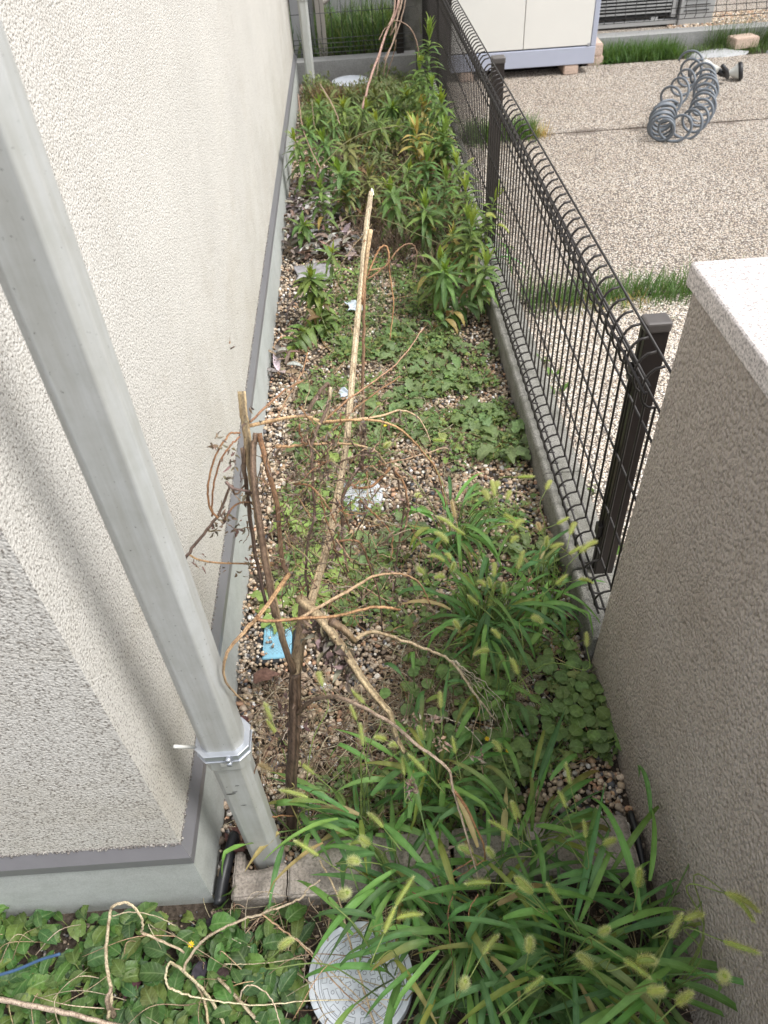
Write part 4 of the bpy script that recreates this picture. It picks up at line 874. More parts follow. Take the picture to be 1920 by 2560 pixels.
LWS = [
 (1085, 62, 4.75, 'tallest leafy weed against the fence in front of the shed side', (-.01, .05), dict(nl=64, ll=.10, lw=.022)),
 (1072, 200, 4.55, 'leafy weed just left of the tallest one by the fence', (.02, .05), dict(nl=44, ll=.1, lw=.02)),
 (1108, 240, 4.35, 'bushy leafy weed with drooping leaves against the far mesh', (.0, .05), dict(nl=50, ll=.1, lw=.022)),
 (1045, 260, 4.70, 'leafy weed with faded leaves left of the fence weeds', (.03, .05), dict(nl=38, ll=.1, lw=.022, yellow=.2)),
 (1128, 318, 4.0, 'dark leafy weed pressed against the mesh fence', (-.02, .05), dict(nl=46, ll=.09, lw=.022)),
 (1100, 345, 4.05, 'drooping leafy weed below the faded one', (-.0, .05), dict(nl=46, ll=.095, lw=.023, yellow=.12)),
 (1040, 330, 4.1, 'pale wilting weed with yellowed hanging leaves', (.06, .02), dict(nl=26, ll=.12, lw=.026, yellow=.65)),
 (1062, 395, 3.75, 'leafy weed in shade at the foot of the fence weeds', (.02, .05), dict(nl=40, ll=.09, lw=.02)),
 (905, 258, 4.75, 'bright topped leafy weed in the middle of the far passage', (-.03, .0), dict(nl=36, ll=.11, lw=.018)),
 (988, 262, 5.1, 'leafy weed near the cross curb right of the middle', (-.02, .05), dict(nl=34, ll=.09, lw=.018)),
 (985, 320, 4.6, 'small leafy weed right of the bright topped one', (0, .05), dict(nl=26, ll=.08, lw=.018)),
 (765, 312, 4.3, 'leafy weed beside the house foundation, the farther of two', (0, .04), dict(nl=44, ll=.095, lw=.019)),
 (812, 345, 4.05, 'bright leafy weed beside the house foundation, the nearer of two', (0, .04), dict(nl=40, ll=.095, lw=.019)),
 (845, 310, 4.6, 'leafy weed with bowed tip behind the pair by the foundation', (-.05, .1), dict(nl=28, ll=.09, lw=.017)),
 (803, 475, 3.55, 'leafy weed standing beside the heap of dead leaves', (.0, .03), dict(nl=30, ll=.09, lw=.02)),
 (768, 560, 3.45, 'short leafy weed rising out of the heap of dead leaves', (.0, .03), dict(nl=26, ll=.075, lw=.02)),
 (983, 470, 3.45, 'leafy weed with spreading leaves just behind the tip of the long stalk', (0, .04), dict(nl=28, ll=.095, lw=.02)),
 (930, 440, 3.75, 'dull leafy weed left of the stalk tip', (0, .04), dict(nl=26, ll=.085, lw=.018, dull=True)),
 (1012, 418, 3.7, 'leafy weed between the stalk tip and the fence weeds', (0, .04), dict(nl=26, ll=.09, lw=.019)),
 (1103, 428, 3.45, 'leafy weed with star shaped top close to the curb', (0, .04), dict(nl=32, ll=.095, lw=.02)),
 (1150, 470, 3.2, 'leafy weed with lime tip beside the curb', (0, .04), dict(nl=34, ll=.09, lw=.018)),
 (1240, 488, 2.95, 'leafy weed bending its tip over the curb towards the mesh', (-.09, .02), dict(nl=40, ll=.075, lw=.016)),
 (1165, 540, 3.0, 'broad leafy weed behind the tall foxtail', (0, .04), dict(nl=38, ll=.10, lw=.021)),
 (1120, 590, 3.05, 'withering leafy weed with yellow green leaves', (0, .04), dict(nl=36, ll=.09, lw=.02, yellow=.35)),
 (1060, 545, 3.25, 'mottled leafy weed right of the long stalk', (0, .04), dict(nl=34, ll=.085, lw=.02, yellow=.3, dull=True)),
 (1085, 640, 2.8, 'low leafy weed in front of the withering one', (0, .04), dict(nl=30, ll=.09, lw=.02, yellow=.2)),
 (790, 690, 2.75, 'leafy weed with lime top beside the long stalk', (.03, .02), dict(nl=46, ll=.085, lw=.022)),
 (838, 630, 2.95, 'thin leafy weed close behind the lime topped one', (.02, .04), dict(nl=18, ll=.075, lw=.016)),
 (1030, 300, 4.45, 'leafy weed leaning left out of the fence group', (.08, .05), dict(nl=30, ll=.09, lw=.019)),
 (1145, 405, 3.55, 'leafy weed squeezed between curb and mesh', (0, .04), dict(nl=30, ll=.085, lw=.019)),
 (880, 480, 3.7, 'dull leafy weed in front of the dry brush', (0, .04), dict(nl=22, ll=.08, lw=.017, dull=True)),
 (1190, 560, 2.85, 'leafy weed right beside the curb below the bent one', (-.03, .04), dict(nl=34, ll=.09, lw=.02)),
 (790, 262, 4.9, 'leafy weed near the far downspout', (0, .04), dict(nl=34, ll=.10, lw=.02)),
 (850, 265, 4.8, 'leafy weed left of the bright topped one', (0, .04), dict(nl=32, ll=.10, lw=.02)),
 (945, 300, 4.5, 'leafy weed right behind the arching stem', (0, .04), dict(nl=32, ll=.10, lw=.02)),
 (880, 350, 4.2, 'spreading leafy weed left of the arching stem', (0, .04), dict(nl=30, ll=.095, lw=.019, dull=True)),
 (740, 345, 4.0, 'leafy weed tight against the foundation', (.02, .04), dict(nl=34, ll=.10, lw=.021)),
 (960, 375, 3.95, 'leafy weed in the middle of the dull undergrowth', (0, .04), dict(nl=30, ll=.09, lw=.019, dull=True)),
 (850, 425, 3.75, 'leafy weed in front of the pair by the foundation', (0, .04), dict(nl=32, ll=.095, lw=.02)),
 (1075, 500, 3.3, 'broad leafy weed beneath the one with a star shaped top', (0, .04), dict(nl=34, ll=.10, lw=.022)),
 (1130, 660, 2.75, 'leafy weed beside the curb behind the lying weed', (0, .04), dict(nl=34, ll=.09, lw=.02)),
 (1200, 640, 2.75, 'leafy weed touching the curb right of the foxtail', (-.03, .04), dict(nl=30, ll=.085, lw=.019)),
 (872, 232, 5.4, 'dull leafy weed before the far round cover', (0, .04), dict(nl=34, ll=.10, lw=.02, dull=True)),
 (930, 238, 5.3, 'leafy weed at the foot of the hanging dry branches', (0, .04), dict(nl=34, ll=.10, lw=.02, dull=True)),
 (1015, 232, 5.3, 'leafy weed by the cross curb near the dark shed side', (0, .04), dict(nl=36, ll=.10, lw=.02)),
 (815, 240, 5.3, 'dull leafy weed right of the far downspout foot', (0, .04), dict(nl=30, ll=.10, lw=.019, dull=True)),
 (1055, 165, 5.0, 'tall leafy weed behind the tallest one', (0, .04), dict(nl=50, ll=.10, lw=.02)),
]
for (px, py, y, lab, lean, kw) in LWS: LW(px, py, y, lab, lean, **kw)
# two lying weeds
leafy(U(860, 800, .0), U(720, 868, .03), 'fallen leafy weed lying towards the house foundation', nl=36, ll=.075, lw=.022)
leafy(U(1060, 850, .0), U(1255, 742, .08), 'leafy weed lying across the gravel with its tip on the curb', nl=40, ll=.085, lw=.024, yellow=.1)
leafy(U(830, 860, 0), U(795, 745, .10), 'short leafy weed in front of the lime topped one', nl=30, ll=.08, lw=.022)

# ---- glaucous lobed rosettes
def rosette(x, y, label, n=16, ll=.075, lw=.036, col=(0.085, 0.165, 0.078), group='lobed rosette weeds on the gravel', h=.6, name='rosette_weed'):
    a = MB()
    for k in range(n):
        az = k * 2.4 + rv(-.3, .3); d = np.array([math.cos(az), math.sin(az), rv(.25, 1.0) * h + .1]); l = ll * rv(.6, 1.2)
        b0 = np.array([x, y, .004]) + np.array([math.cos(az), math.sin(az), 0]) * rv(0, .008)
        stl = l * rv(.25, .6); tp = b0 + nrm(d) * stl
        a.tube([b0, tp], [.0012, .0009], 4, vary((0.15, 0.22, 0.10)))
        leaf(a, tp, d, l * .75, lw * rv(.7, 1.2), vary(col, .2), droop=rv(.8, 1.8), fold=rv(.1, .5), segs=8, shape='ovate', lobes=.32, wav=.12)
    o = a.build(name, M['leaf'], loc=(x, y, 0)); tag(o, label, 'weed', group); return o
b_ = MB(); q = scatter(-.40, -.23, 1.09, 1.33, 420); q = q[(q[:, 0] < -.322 + .02 * np.sin(q[:, 1] * 60)) | (q[:, 1] > 1.235 + .02 * np.sin(q[:, 0] * 90)) | (q[:, 1] < 1.135)]; q[:, 2] = RNG.uniform(.016, .026, len(q)); pebbles(b_, q, RNG.uniform(.003, .007, len(q)), ICO2)
tag(b_.build('gravel', M['pebble']), 'gravel spilling over the edges of the blue meter box', 'gravel', kind='stuff')
RO = [(722, 1535, 16, .085, 'lettuce green rosette overhanging the blue meter box'), (1262, 1120, 26, .10, 'big glaucous rosette against the curb, left of its block joint'), (1195, 1050, 22, .09, 'large rosette left of the big one by the curb'), (1150, 960, 20, .085, 'rosette in the middle of the green mat'),
 (1085, 940, 20, .085, 'rosette left of centre in the green mat'), (1120, 880, 18, .08, 'rosette at the far edge of the green mat'), (1030, 1000, 18, .085, 'rosette under the arching dry twigs'),
 (1000, 900, 18, .08, 'rosette right of the long stalk'), (960, 1060, 18, .085, 'rosette under the yellow flower'), (1060, 1080, 18, .08, 'rosette in front of the green mat'),
 (805, 1000, 16, .08, 'rosette left of the long stalk in pebbles'), (770, 1130, 14, .07, 'small rosette behind the brown twigs'), (840, 1130, 16, .08, 'rosette with pale leaves behind the white drain cover'),
 (760, 1300, 18, .085, 'pale lettuce green rosette left of the white drain cover'), (800, 1430, 16, .08, 'pale rosette in the brown twigs'), (760, 1500, 18, .09, 'lettuce green rosette beside the blue meter box'),
 (1000, 1330, 14, .07, 'rosette right of the white drain cover'), (900, 1380, 14, .07, 'rosette in front of the white drain cover'), (950, 1470, 12, .065, 'small rosette right of the broken stem'),
 (1320, 1400, 12, .07, 'dark rosette between grass and curb'), (1000, 830, 16, .07, 'rosette by the upper long stalk'), (1230, 880, 10, .06, 'rosette under the lying weed'), (870, 880, 12, .07, 'rosette behind the fine grass by the stalk')]
for (px, py, n, ll, lab) in RO:
    c = U(px, py); pale = 'pale' in lab or 'lettuce' in lab
    rosette(c[0], c[1], lab, n, ll, ll * .5, (0.22, 0.36, 0.13) if pale else (0.14, 0.235, 0.125))
# round toothed weeds by the wall
RW = [(1290, 1690), (1340, 1660), (1400, 1665), (1450, 1700), (1380, 1740), (1440, 1760), (1490, 1740), (1500, 1800), (1460, 1830), (1400, 1820), (1340, 1790), (1290, 1830), (1330, 1870), (1400, 1880), (1250, 1760), (1240, 1820), (1070, 1700), (1120, 1680), (1160, 1830), (1200, 1880), (1340, 1930), (1260, 1950), (1200, 1960), (1100, 1840), (1000, 1750), (1240, 1700), (1470, 1780), (1510, 1850), (1430, 1790)]
WHERE = ['at the curb end', 'below the curb end', 'just under the curb corner', 'by the wall base under the curb', 'left of the wall patch', 'in the heart of the wall patch', 'touching the brown wall', 'touching the brown wall lower down', 'right in the lower wall patch', 'in the lower wall patch', 'centre left of the wall patch', 'below the small foxtail tuft', 'at the lower edge of the patch', 'beside bare gravel', 'in the straw', 'left of the small foxtail tuft', 'beside the fallen branch', 'under the fallen branch tip', 'among grass under the branch', 'near the yellow flowers', 'left of bare gravel', 'behind the pale edging block', 'in dark grass shade', 'under the dry twigs', 'beside the leaning stem', 'above the small foxtail tuft', 'between patch and wall', 'lowest against the brown wall', 'right of the patch centre']
for (px, py), w in zip(RW, WHERE):
    c = U(px, py); a = MB(); x, y = c[0], c[1]
    for k in range(random.randint(5, 9)):
        az = rv(0, 6.28); d = np.array([math.cos(az), math.sin(az), rv(.8, 2.0)]); l = rv(.02, .05); b0 = np.array([x, y, .004]); tp = b0 + nrm(d) * l
        a.tube([b0, tp], [.001, .0008], 4, (0.16, 0.24, 0.1)); s = rv(.022, .036)
        leaf(a, tp, (math.cos(az), math.sin(az), rv(-.1, .35)), s, s * 1.02, vary((0.12, 0.225, 0.085), .2), droop=.5, fold=.12, segs=8, shape='round', wav=.04)
    tag(a.build('round_leaf_weed', M['leaf'], loc=(x, y, 0)), 'round toothed leaf weed ' + w, 'weed', 'round leaved weeds near the wall')

# ---- creeping ground cover (uncountable)
def inpoly(x, y, P):
    c = False; j = len(P) - 1
    for i in range(len(P)):
        if ((P[i][1] > y) != (P[j][1] > y)) and (x < (P[j][0] - P[i][0]) * (y - P[i][1]) / (P[j][1] - P[i][1]) + P[i][0]): c = not c
        j = i
    return c
def cover(poly, n, f, name, label, cat, z=0.0, mat='leaf', smooth_edges=True):
    P = [U(a, b_, z)[:2] for a, b_ in poly]; xs = [p[0] for p in P]; ys = [p[1] for p in P]; a = MB(); k = 0; tries = 0
    while k < n and tries < n * 20:
        tries += 1; x, y = rv(min(xs), max(xs)), rv(min(ys), max(ys))
        if math.hypot(x + .02, y - 6.13) < .16: continue
        if math.hypot(x + .104, y - .412) < .118 and z == 0.0: continue
        if inpoly(x, y, P) and mnoise.noise(Vector((x * 8, y * 8, len(label)))) > (rv(-.25, .12) if 'creeping' in name else rv(-.9, .25)): f(a, x, y); k += 1
    return tag(a.build(name, M[mat]), label, cat, kind='stuff')
def f_small(a, x, y):
    az = rv(0, 6.28); s = rv(.010, .024); h = rv(.002, .03)
    big = random.random() < .14
    if random.random() < .16: f_blade(a, x, y, .075, .003, (0.14, 0.24, 0.08)); return
    if random.random() < .05: f_straw(a, x, y); return
    if big: s *= 1.7
    leaf(a, (x, y, h), (math.cos(az), math.sin(az), rv(-.1, .9)), s, s * rv(.35, .95), vary(random.choice([(0.13, 0.225, 0.10), (0.10, 0.19, 0.085), (0.17, 0.27, 0.10)]), .28), droop=rv(.2, 1.5), fold=.25, segs=6, shape='ovate', wav=.12, lobes=.45 if big else rv(0, .25))
def f_blade(a, x, y, ln=.07, w=.0022, col=(0.09, 0.18, 0.05)):
    az = rv(0, 6.28); leaf(a, (x, y, 0), (math.cos(az), math.sin(az), rv(.6, 2.5)), ln * rv(.5, 1.2), w, vary(col, .25), droop=rv(.5, 2.0), fold=.2, segs=4, shape='grass')
def f_straw(a, x, y):
    az = rv(0, 6.28); l = rv(.03, .12); z = rv(.004, .022); c = math.cos(az), math.sin(az)
    p0 = np.array([x, y, z]); p2 = p0 + np.array([c[0] * l, c[1] * l, rv(-.006, .012)]); p1 = (p0 + p2) / 2 + np.array([rv(-.012, .012), rv(-.012, .012), rv(0, .012)])
    a.tube(crom([p0, p1, p2], 3), rv(.0004, .0011), 4, vary(random.choice([(0.42, 0.34, 0.22), (0.30, 0.22, 0.14), (0.5, 0.44, 0.32), (0.2, 0.13, 0.085)]), .2))
cover([(860, 860), (1110, 840), (1200, 900), (1310, 1080), (1290, 1190), (1130, 1190), (1030, 1130), (900, 1230), (760, 1250), (720, 1100), (760, 960)], 3600, f_small, 'creeping_weed', 'creeping small leaf mat in the middle of the gravel', 'ground cover')
cover([(790, 700), (1000, 620), (1080, 680), (1150, 860), (1000, 900), (820, 900), (800, 800)], 1700, f_small, 'creeping_weed', 'creeping leaf mat around the upper part of the long stalk', 'ground cover')
cover([(700, 1230), (900, 1180), (1010, 1400), (980, 1600), (820, 1560), (690, 1480)], 1300, f_small, 'creeping_weed', 'creeping leaf mat under the brown twigs', 'ground cover')
cover([(1020, 1650), (1300, 1640), (1520, 1720), (1540, 1880), (1290, 1960), (1050, 1900)], 1300, f_small, 'creeping_weed', 'creeping leaf mat beside the brown wall', 'ground cover')
cover([(960, 1560), (1180, 1230), (1330, 1250), (1420, 1480), (1440, 1640), (1100, 1700)], 1500, f_small, 'creeping_weed', 'creeping leaves under the middle foxtails', 'ground cover')
cover([(800, 1950), (1040, 1800), (1300, 1940), (1330, 2090), (760, 2110)], 800, f_small, 'creeping_weed', 'creeping leaves behind the edging blocks', 'ground cover')
cover([(800, 760), (1080, 640), (1180, 760), (1120, 870), (880, 880)], 1200, lambda a, x, y: f_blade(a, x, y, .06, .0022, (0.12, 0.19, 0.07)), 'fine_grass', 'fine short grass along the long stalk', 'grass', mat='grass')
def f_drybrush(a, x, y):
    az = rv(0, 6.28); h = rv(.03, .16); p0 = np.array([x, y, 0]); p2 = p0 + np.array([math.cos(az) * h * .6, math.sin(az) * h * .6, h]); p1 = (p0 + p2) / 2 + np.array([rv(-.02, .02), rv(-.02, .02), .02])
    a.tube(crom([p0, p1, p2], 3), rv(.0006, .0013), 4, vary(random.choice([(0.20, 0.14, 0.10), (0.30, 0.23, 0.16), (0.13, 0.085, 0.06)]), .25))
def f_bush(a, x, y):
    z0 = rv(.0, .10) * (1 + 1.2 * mnoise.noise(Vector((x * 4, y * 4, 2)))); az = rv(0, 6.28)
    if mnoise.noise(Vector((x * 3.1, y * 3.1, 7))) > rv(.35, 1.0): f_drybrush(a, x, y); return
    leaf(a, (x, y, z0), (math.cos(az), math.sin(az), rv(.2, 1.6)), rv(.02, .042), rv(.006, .013), vary(random.choice([(0.11, 0.17, 0.085), (0.14, 0.19, 0.09), (0.12, 0.19, 0.08)]), .25), droop=.5, segs=3, shape='lance')
cover([(770, 215), (1050, 205), (1110, 300), (1050, 420), (850, 400), (750, 330)], 15000, f_bush, 'low_brush', 'low grey green brush covering the far end of the passage', 'ground cover')
cover([(830, 380), (1130, 360), (1180, 560), (1090, 700), (900, 640), (850, 500)], 2600, f_drybrush, 'dry_brush', 'thicket of dry brown stems under the leafy weeds', 'dry brush', mat='stalk')
cover([(850, 380), (1130, 370), (1180, 600), (1000, 620), (880, 520)], 2200, lambda a, x, y: leaf(a, (x, y, rv(.0, .13)), (rv(-1, 1), rv(-1, 1), rv(-.4, 1)), rv(.04, .075), rv(.01, .017), vary(random.choice([(0.09, 0.13, 0.055), (0.13, 0.15, 0.06), (0.18, 0.17, 0.08), (0.07, 0.13, 0.05)]), .25), droop=1.2, segs=4, shape='lance'), 'undergrowth', 'mottled undergrowth leaves below the leafy weeds', 'ground cover')
cover([(1000, 1560), (1330, 1560), (1300, 1760), (1000, 1800)], 800, f_straw, 'dry_straw', 'pale dry straw under the middle foxtails', 'straw', mat='stalk')
cover([(650, 1700), (1100, 1750), (1150, 2060), (640, 2060)], 950, f_straw, 'dry_straw', 'pale dry straw around the foot of the dead stalk', 'straw', mat='stalk')
cover([(520, 2280), (1000, 2200), (1500, 2230), (1700, 2560), (500, 2560)], 420, f_straw, 'dry_straw', 'thin dry straw over the soil in front', 'straw', mat='stalk')
cover([(720, 900), (1000, 900), (1250, 1250), (960, 1560), (660, 1560)], 900, f_straw, 'dry_straw', 'scattered dry straw on the middle gravel', 'straw', mat='stalk')
# bottom left broad leaved carpet
def f_broad(a, x, y):
    az = rv(0, 6.28); s = rv(.014, .054); h = rv(.004, .05) * (s / .05); n_ = (math.cos(az), math.sin(az), rv(.0, .45))
    b0 = np.array([x - math.cos(az) * s * .3, y - math.sin(az) * s * .3, 0]); a.tube([b0, (x, y, h)], .0011, 4, (0.14, 0.2, 0.08))
    leaf(a, (x, y, h), n_, s, s * rv(.42, .74), vary(random.choice([(0.055, 0.14, 0.045), (0.07, 0.16, 0.05), (0.045, 0.115, 0.045), (0.10, 0.18, 0.055)]), .28), droop=rv(.5, 1.8), fold=rv(.1, .5), segs=8, shape=random.choice(['ovate', 'ovate', 'lance', 'round']), wav=rv(.04, .14), lobes=rv(0, .05))
cover([(-300, 2310), (460, 2290), (580, 2330), (800, 2420), (790, 2700), (-300, 2700)], 1050, f_broad, 'broad_leaf_carpet', 'dark green oval leaf carpet at the foot of the foundation', 'ground cover')
cover([(780, 2480), (1050, 2460), (1500, 2500), (1600, 2700), (760, 2700)], 240, f_broad, 'broad_leaf_carpet', 'broad leaves under the foxtails in front', 'ground cover')
cover([(560, 2300), (760, 2300), (800, 2400), (600, 2440)], 60, f_broad, 'broad_leaf_carpet', 'scattered oval leaves left of the drain cover', 'ground cover')
# single notable round leaves & dark dead leaves
for (px, py, s, col, lb, cat) in [(575, 2235, .045, (0.10, 0.24, 0.06), 'bright oval leaf sprout at the foot of the rubber strip', 'weed'), (555, 2270, .05, (0.08, 0.2, 0.055), 'second green sprout below the rubber strip', 'weed')]:
    c = U(px, py, .03); a = MB(); leaf(a, c, (.2, -.3, 1.2), s, s * .8, col, droop=.3, segs=7, shape='ovate'); a.tube([(c[0], c[1], 0), c], .001, 4, (0.14, 0.22, 0.08)); tag(a.build('oval_leaf_sprout', M['leaf']), lb, cat)
DL = [(632, 1705, .07, (0.15, 0.085, 0.065), 'brown oval dead leaf leaning on the foundation above the other'), (612, 1790, .065, (0.09, 0.042, 0.04), 'dark red dead leaf beside the downspout'), (575, 2330, .06, (0.045, 0.035, 0.042), 'blackened leaf among the carpet, right one'), (510, 2400, .05, (0.04, 0.035, 0.045), 'blackened leaf among the carpet, left one'), (555, 2415, .05, (0.06, 0.04, 0.04), 'dark wilted leaf below the other blackened ones'), (350, 2440, .045, (0.09, 0.04, 0.05), 'purple brown leaf in the left carpet'), (1225, 2020, .05, (0.10, 0.065, 0.07), 'dead brown leaf on gravel before the pale edging block'), (990, 1550, .03, (0.12, 0.08, 0.07), 'small curled leaf on the middle gravel')]
for (px, py, s, col, lb) in DL:
    c = U(px, py, .03); a = MB(); az = rv(0, 6.28); leaf(a, c, (math.cos(az), math.sin(az), .5), s, s * .55, col, droop=1.0, fold=.5, segs=7, shape='ovate', wav=.1); tag(a.build('dead_leaf', M['dry'], loc=tuple(c)), lb, 'dead leaf', 'single dead leaves')
for o in [o for o in scene.objects if o.name.startswith('dead_leaf')]: o.location.z = .02 if 'foundation' not in o['label'] and 'downspout' not in o['label'] else .03
# heap of grey-brown dead leaves
def f_dead(a, x, y):
    az = rv(0, 6.28); s = rv(.04, .08)
    leaf(a, (x, y, rv(.004, .055)), (math.cos(az), math.sin(az), rv(-.1, .7)), s, s * rv(.22, .36), vary(random.choice([(0.27, 0.25, 0.235), (0.40, 0.37, 0.35), (0.18, 0.155, 0.14), (0.23, 0.17, 0.13)]), .25), droop=rv(-.5, 1.6), fold=rv(.4, 1.3), segs=6, shape='lance', twist=rv(-1.5, 1.5))
cover([(745, 470), (800, 440), (860, 540), (900, 660), (800, 660), (712, 650)], 760, f_dead, 'dead_leaf_heap', 'heap of curled grey brown dead leaves by the foundation', 'dead leaves', mat='dry')
cover([(690, 890), (720, 880), (725, 960), (685, 960)], 24, f_dead, 'dead_leaf_heap', 'little pile of dead leaves against the foundation', 'dead leaves', mat='dry')
cover([(560, 2090), (640, 2060), (700, 2120), (600, 2150)], 16, lambda a, x, y: leaf(a, (x, y, rv(.0, .03)), (rv(-1, 1), rv(-1, 1), .3), .03, .012, vary((0.12, 0.06, 0.05)), segs=4), 'dead_leaf_heap', 'reddish leaf litter at the foot of the downspout', 'dead leaves', mat='dry')

# ---- grass in the paving joints and by the rear curb
def fgr(col, ln, w=.004): return lambda a, x, y: leaf(a, (x, y, .05), (rv(-1, 1), rv(-1, 1), rv(.9, 3)), ln * rv(.5, 1.2), w, vary(col, .28), droop=rv(.4, 1.8), fold=.2, segs=4, shape='grass')
def strip(x0, x1, y0, y1, n, f, label, dens=None):
    a = MB()
    for _ in range(n):
        x = rv(x0, x1); y = random.gauss((y0 + y1) / 2, (y1 - y0) / 4)
        if dens is None or random.random() < dens(x): f(a, x, y)
    tag(a.build('grass_strip', M['grass']), label, 'grass', kind='stuff')
strip(.64, 1.02, 4.56, 4.74, 1500, fgr((0.085, 0.16, 0.045), .14), 'green grass growing in the far paving joint')
strip(.60, .74, 4.45, 4.8, 200, fgr((0.075, 0.145, 0.04), .1), 'green grass behind the mesh at the far joint')
strip(.98, 1.10, 4.58, 4.70, 130, fgr((0.42, 0.32, 0.14), .10), 'yellowed grass at the end of the far joint tuft')
strip(.62, 1.55, 2.62, 2.84, 1500, fgr((0.08, 0.155, 0.045), .11, .0042), 'green grass growing in the near paving joint')
strip(.72, 1.1, 2.60, 2.74, 160, fgr((0.40, 0.32, 0.16), .07), 'dry grass mixed into the near paving joint')
strip(1.68, 2.35, 6.02, 6.26, 2600, fgr((0.075, 0.15, 0.04), .13, .004), 'thick green grass between shed and rear curb')
strip(2.35, 3.6, 6.0, 6.24, 1300, fgr((0.085, 0.14, 0.045), .10, .004), 'ragged grass around the pale stones')
strip(2.6, 3.4, 6.16, 6.27, 900, fgr((0.06, 0.11, 0.035), .22, .003), 'tall thin grass against the rear curb')
strip(1.72, 1.9, 6.0, 6.12, 200, lambda a, x, y: leaf(a, (x, y, .06), (rv(-1, 1), rv(-1, 1), rv(.2, 1)), .05, .025, vary((0.08, 0.16, 0.06)), segs=4, shape='ovate'), 'broad weeds at the foot of the brick stack')
a = MB()
for _ in range(5200):
    x = rv(-1.1, .9); y = rv(6.55, 7.55); leaf(a, (x, y, .10), (rv(-1, 1), rv(-1, 1), rv(.9, 3)), rv(.08, .3), .009, vary(random.choice([(0.07, 0.14, 0.035), (0.05, 0.11, 0.03), (0.13, 0.18, 0.06)]), .25), droop=rv(.3, 1.6), fold=.2, segs=4, shape='grass')
tag(a.build('grass_strip', M['grass']), 'overgrown grass behind the cross fence', 'grass', kind='stuff')
b = MB(); b.add([(-3, 6.5, .09), (.6, 6.5, .09), (.6, 7.6, .09), (-3, 7.6, .09)], [(0, 1, 2, 3)]); tag(b.build('verge', M['soil'], smooth=False), kind='structure')
a = MB()
for (x0, y0) in [(.62, 2.2), (.61, 2.3), (.615, 2.12), (.60, 1.36), (.605, 1.62)]:
    for _ in range(6): f_ = rv(0, 6.28); leaf(a, (x0 + rv(-.01, .02), y0 + rv(-.02, .02), .07), (math.cos(f_), math.sin(f_), 1.2), rv(.03, .05), .014, vary((0.09, 0.19, 0.05)), segs=4, shape='ovate')
tag(a.build('seedlings', M['leaf']), 'small green seedlings behind the curb under the mesh', 'weed', kind='stuff')

# ================================================================== DEAD STALK PLANT
TAN, BRN, ORG, DRK = (0.44, 0.335, 0.205), (0.18, 0.12, 0.08), (0.31, 0.165, 0.08), (0.095, 0.062, 0.05)
PAL2 = (0.62, 0.52, 0.36)
dead = thing('dead_stalk_plant', 'tall dead branching weed stalk with one long pale stem', 'dead plant', tuple(U(730, 2080)))
def C3(a, n): return np.linspace(0, 1, n)[:, None] * 0 + np.asarray(a)[None]
def limb(pts, r0, r1, c0, c1=None, parent=None, name='branch', n=10, jit=.0, mat='stalk', cuts=6):
    P = crom([Y(x, y, d) for x, y, d in pts], cuts); k = len(P)
    if jit: P[1:-1] += RNG.normal(0, jit, (k - 2, 3))
    t = np.linspace(0, 1, k)[:, None]; c1 = c1 or c0; col = np.asarray(c0) * (1 - t) + np.asarray(c1) * t
    r0, r1 = (r0 * .86, r1 * .86) if n < 12 else (r0 * .93, r1 * .93); R_ = np.linspace(r0, r1, k) * (1 + RNG.normal(0, .012, k)); a = MB(); a.tube(P, R_, n + 4, col, streak=.3 if n > 8 else .18)
    return a.build(name, M[mat], parent), P
limb([(732, 2085, .70), (728, 1960, .705), (735, 1850, .71), (737, 1740, .73), (738, 1680, .74)], .0125, .011, DRK, BRN, dead, 'main_stem', 12, .0004)
limb([(738, 1690, .74), (748, 1620, .76), (757, 1560, .78), (760, 1500, .79)], .0105, .0095, TAN, BRN, dead, 'stem_stub', 12, .0004)
limb([(752, 1600, .77), (785, 1480, .84), (822, 1350, .92), (850, 1210, 1.0), (868, 1090, 1.06), (882, 930, 1.14), (902, 720, 1.24), (917, 560, 1.31), (928, 480, 1.35)], .0085, .0046, TAN, PAL2, dead, 'long_stem', 12, .0003)
limb([(930, 488, 1.348), (930, 476, 1.352), (929, 471, 1.354)], .0045, .001, (0.75, 0.74, 0.72), None, dead, 'cut_tip', 8)
limb([(905, 760, 1.22), (918, 640, 1.27), (927, 575, 1.30)], .003, .0045, ORG, (0.65, 0.5, 0.3), dead, 'split_stem', 8)
limb([(905, 1180, 1.10), (906, 1000, 1.16), (909, 850, 1.21), (912, 700, 1.26), (912, 600, 1.29)], .0036, .003, BRN, ORG, dead, 'branch', 8, .0006)
limb([(734, 1680, .735), (702, 1580, .75), (672, 1440, .79), (645, 1290, .84), (622, 1130, .90), (610, 1040, .93), (604, 978, .95)], .0062, .0072, BRN, (0.55, 0.42, 0.24), dead, 'branch', 10, .0004)
limb([(688, 1540, .76), (660, 1380, .80), (640, 1240, .84), (632, 1140, .88), (640, 1083, .90)], .0062, .0052, BRN, BRN, dead, 'branch', 10, .0004)
limb([(648, 1083, .90), (668, 1170, .87), (692, 1260, .85), (706, 1400, .82), (724, 1440, .81)], .0048, .0040, ORG, BRN, dead, 'branch', 8, .0004)
limb([(606, 1120, .90), (618, 1240, .87), (640, 1390, .84), (665, 1510, .80)], .004, .0035, BRN, DRK, dead, 'branch', 8, .0005)
limb([(748, 1495, .78), (800, 1545, .74), (850, 1610, .71), (900, 1690, .68), (950, 1755, .66), (975, 1785, .65), (990, 1840, .645), (1010, 1880, .64)], .0088, .0040, TAN, (0.42, 0.34, 0.2), dead, 'broken_branch', 12, .0005)
limb([(828, 1552, .73), (860, 1575, .73), (886, 1602, .74)], .007, .0062, BRN, TAN, dead, 'branch', 10, .0004)
